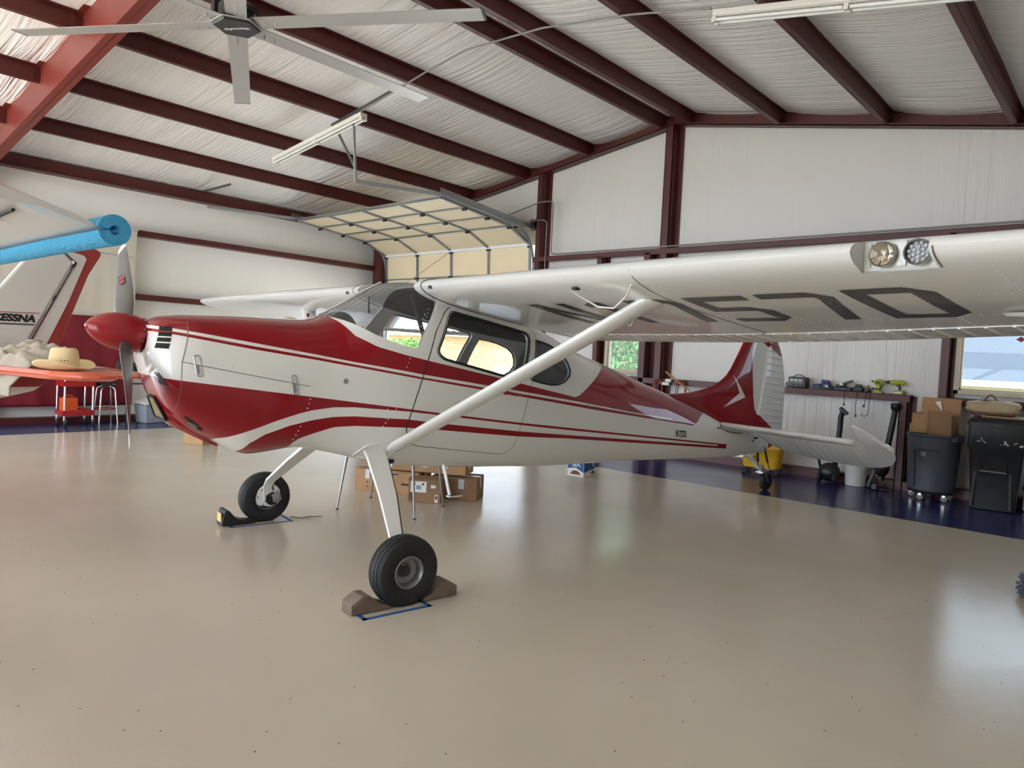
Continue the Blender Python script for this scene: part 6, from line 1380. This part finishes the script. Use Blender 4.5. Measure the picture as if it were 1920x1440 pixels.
tool('small square black battery dock on the red shelf', 'battery_dock', -2.98, [('body', (0, 0, .035), (.13, .10, .07), None, DG), ('pack', (0, 0, .085), (.08, .07, .035), None, BLACKP)], cat='charger')
tool('little black plug adapter on the shelf before the lime glue gun', 'plug_adapter', -2.855, [('body', (0, 0, .025), (.06, .07, .05), None, BLACKP), ('pin', (.0, 0, .07), (.02, .03, .05), None, BLACKP)], cat='adapter')
def drill(label, name, x, flip):
    t = thing(name, label, 'drill', (x, SY-.01, SZ), 0); s_ = -1 if flip else 1
    MB().lathe([(0, -.09), (.03, -.085), (.034, 0), (.03, .06), (.024, .085), (.0, .09)], 18, Matrix.Translation((0, 0, .155)) @ Matrix.Rotation(R(90), 4, 'Y')).build('motor_body', LIME, t, smooth=45)
    MB().lathe([(0, 0), (.022, 0), (.024, .03), (.012, .06), (0, .062)], 16, Matrix.Translation((-.08, 0, .155)) @ Matrix.Rotation(R(-90), 4, 'Y')).build('chuck', BLACKP, t, smooth=45)
    MB().tube([(.02, 0, .135), (.035, 0, .05)], .019, 12).build('grip', DG, t, smooth=50); MB().box((.025, 0, .028), (.11, .075, .05)).build('battery', LIME, t, bevel=.008); MB().box((.02, -.038, .02), (.08, .004, .022)).build('label', LABELW, t); MB().box((.0, 0, .118), (.02, .02, .03)).build('trigger', BLACKP, t)
drill('lime green cordless drill standing on the red shelf end', 'cordless_drill', -2.50, False)
gg = thing('glue_gun', 'lime green gun-shaped tool on its stand on the red shelf', 'tool', (-2.73, SY-.01, SZ)); MB().sphere((0, 0, .145), .06, 16, 10, (1.15, .75, .75)).build('head', LIME, gg, smooth=60); MB().box((0, 0, .06), (.05, .05, .13), (0, R(4), 0)).build('grip', LIME, gg, bevel=.012); MB().box((0, 0, .012), (.12, .09, .024)).build('foot', LIME, gg, bevel=.006); MB().box((-.0, -.046, .145), (.06, .004, .03)).build('label', DG, gg); MB().tube([(-.07, 0, .155), (-.09, 0, .16)], .012, 8).build('nozzle', BLACKP, gg); MB().tube(rounded([(.05, 0, .11), (.03, -.02, .05), (-.08, -.02, .06)], .03), .010, 8).build('cable_grip', DG, gg, smooth=50)
for k, (x, pts) in enumerate(((-3.13, [(0, -.06, .05), (0, -.115, .01), (0, -.115, -.15), (.005, -.113, -.17)]), (-2.965, [(0, -.06, .03), (0, -.115, .0), (-.01, -.115, -.2), (0, -.11, -.31)]), (-2.83, [(0, -.05, .03), (-.02, -.115, .0), (-.03, -.115, -.16), (-.04, -.115, -.17)]), (-2.80, [(0, -.05, .02), (0, -.115, .0), (-.01, -.115, -.3), (-.06, -.115, -.33), (-.10, -.115, -.30)]))):
    par_ = bpy.data.objects[('angle_cutter', 'battery_dock', 'plug_adapter', 'glue_gun')[k]]; off_ = Vector((x, SY, SZ))-par_.location
    t = MB().tube([p+off_ for p in rounded(pts, .03)], .004, 6).build('power_cord', BLACKP, par_, smooth=60)
    if k < 3: e = Vector(pts[-1])+off_; MB().box(e+Vector((0, 0, -.015)), (.022, .022, .035)).build('plug', BLACKP, t, bevel=.004)
# cords and stick hanging on the lower girt behind the fuselage
ORC = mat('orange_cord', rgb(176, 78, 42), .6)
for k, x in enumerate((-6.02, -5.60)):
    t = thing('extension_cord', ('coiled orange extension cord hanging between the post and white junction box', 'coiled orange extension cord hanging behind the slanted wooden stick')[k], 'cord', (x, 10.425, 1.20), 0, 'coiled orange cords on the wall')
    for q in range(4): MB().tube([((.06+.012*q)*math.sin(R(a))*(.9 if q % 2 else 1.1), -.012*q, -.12+(.15+.01*q)*math.cos(R(a))) for a in range(0, 361, 20)], .006, 6).build('loop', ORC, t, smooth=60)
oxb = thing('junction_box', 'white junction box with cable fixed to the lower girt', 'box', (-5.84, 10.42, 1.20)); MB().box((0, 0, .035), (.10, .05, .05)).build('cover', WHITEP, oxb, bevel=.006); MB().box((-.04, -.005, -.02), (.13, .05, .05)).build('body', WHITEP, oxb, bevel=.006)
tag(MB().beam((-5.86, 10.345, 1.38), (-5.30, 10.345, 1.02), .03, .02).build('wood_stick', mat('pine_wood', rgb(176, 132, 76), .7), bevel=.002), 'slanted bare wooden stick leaning across the lower girt', 'stick')
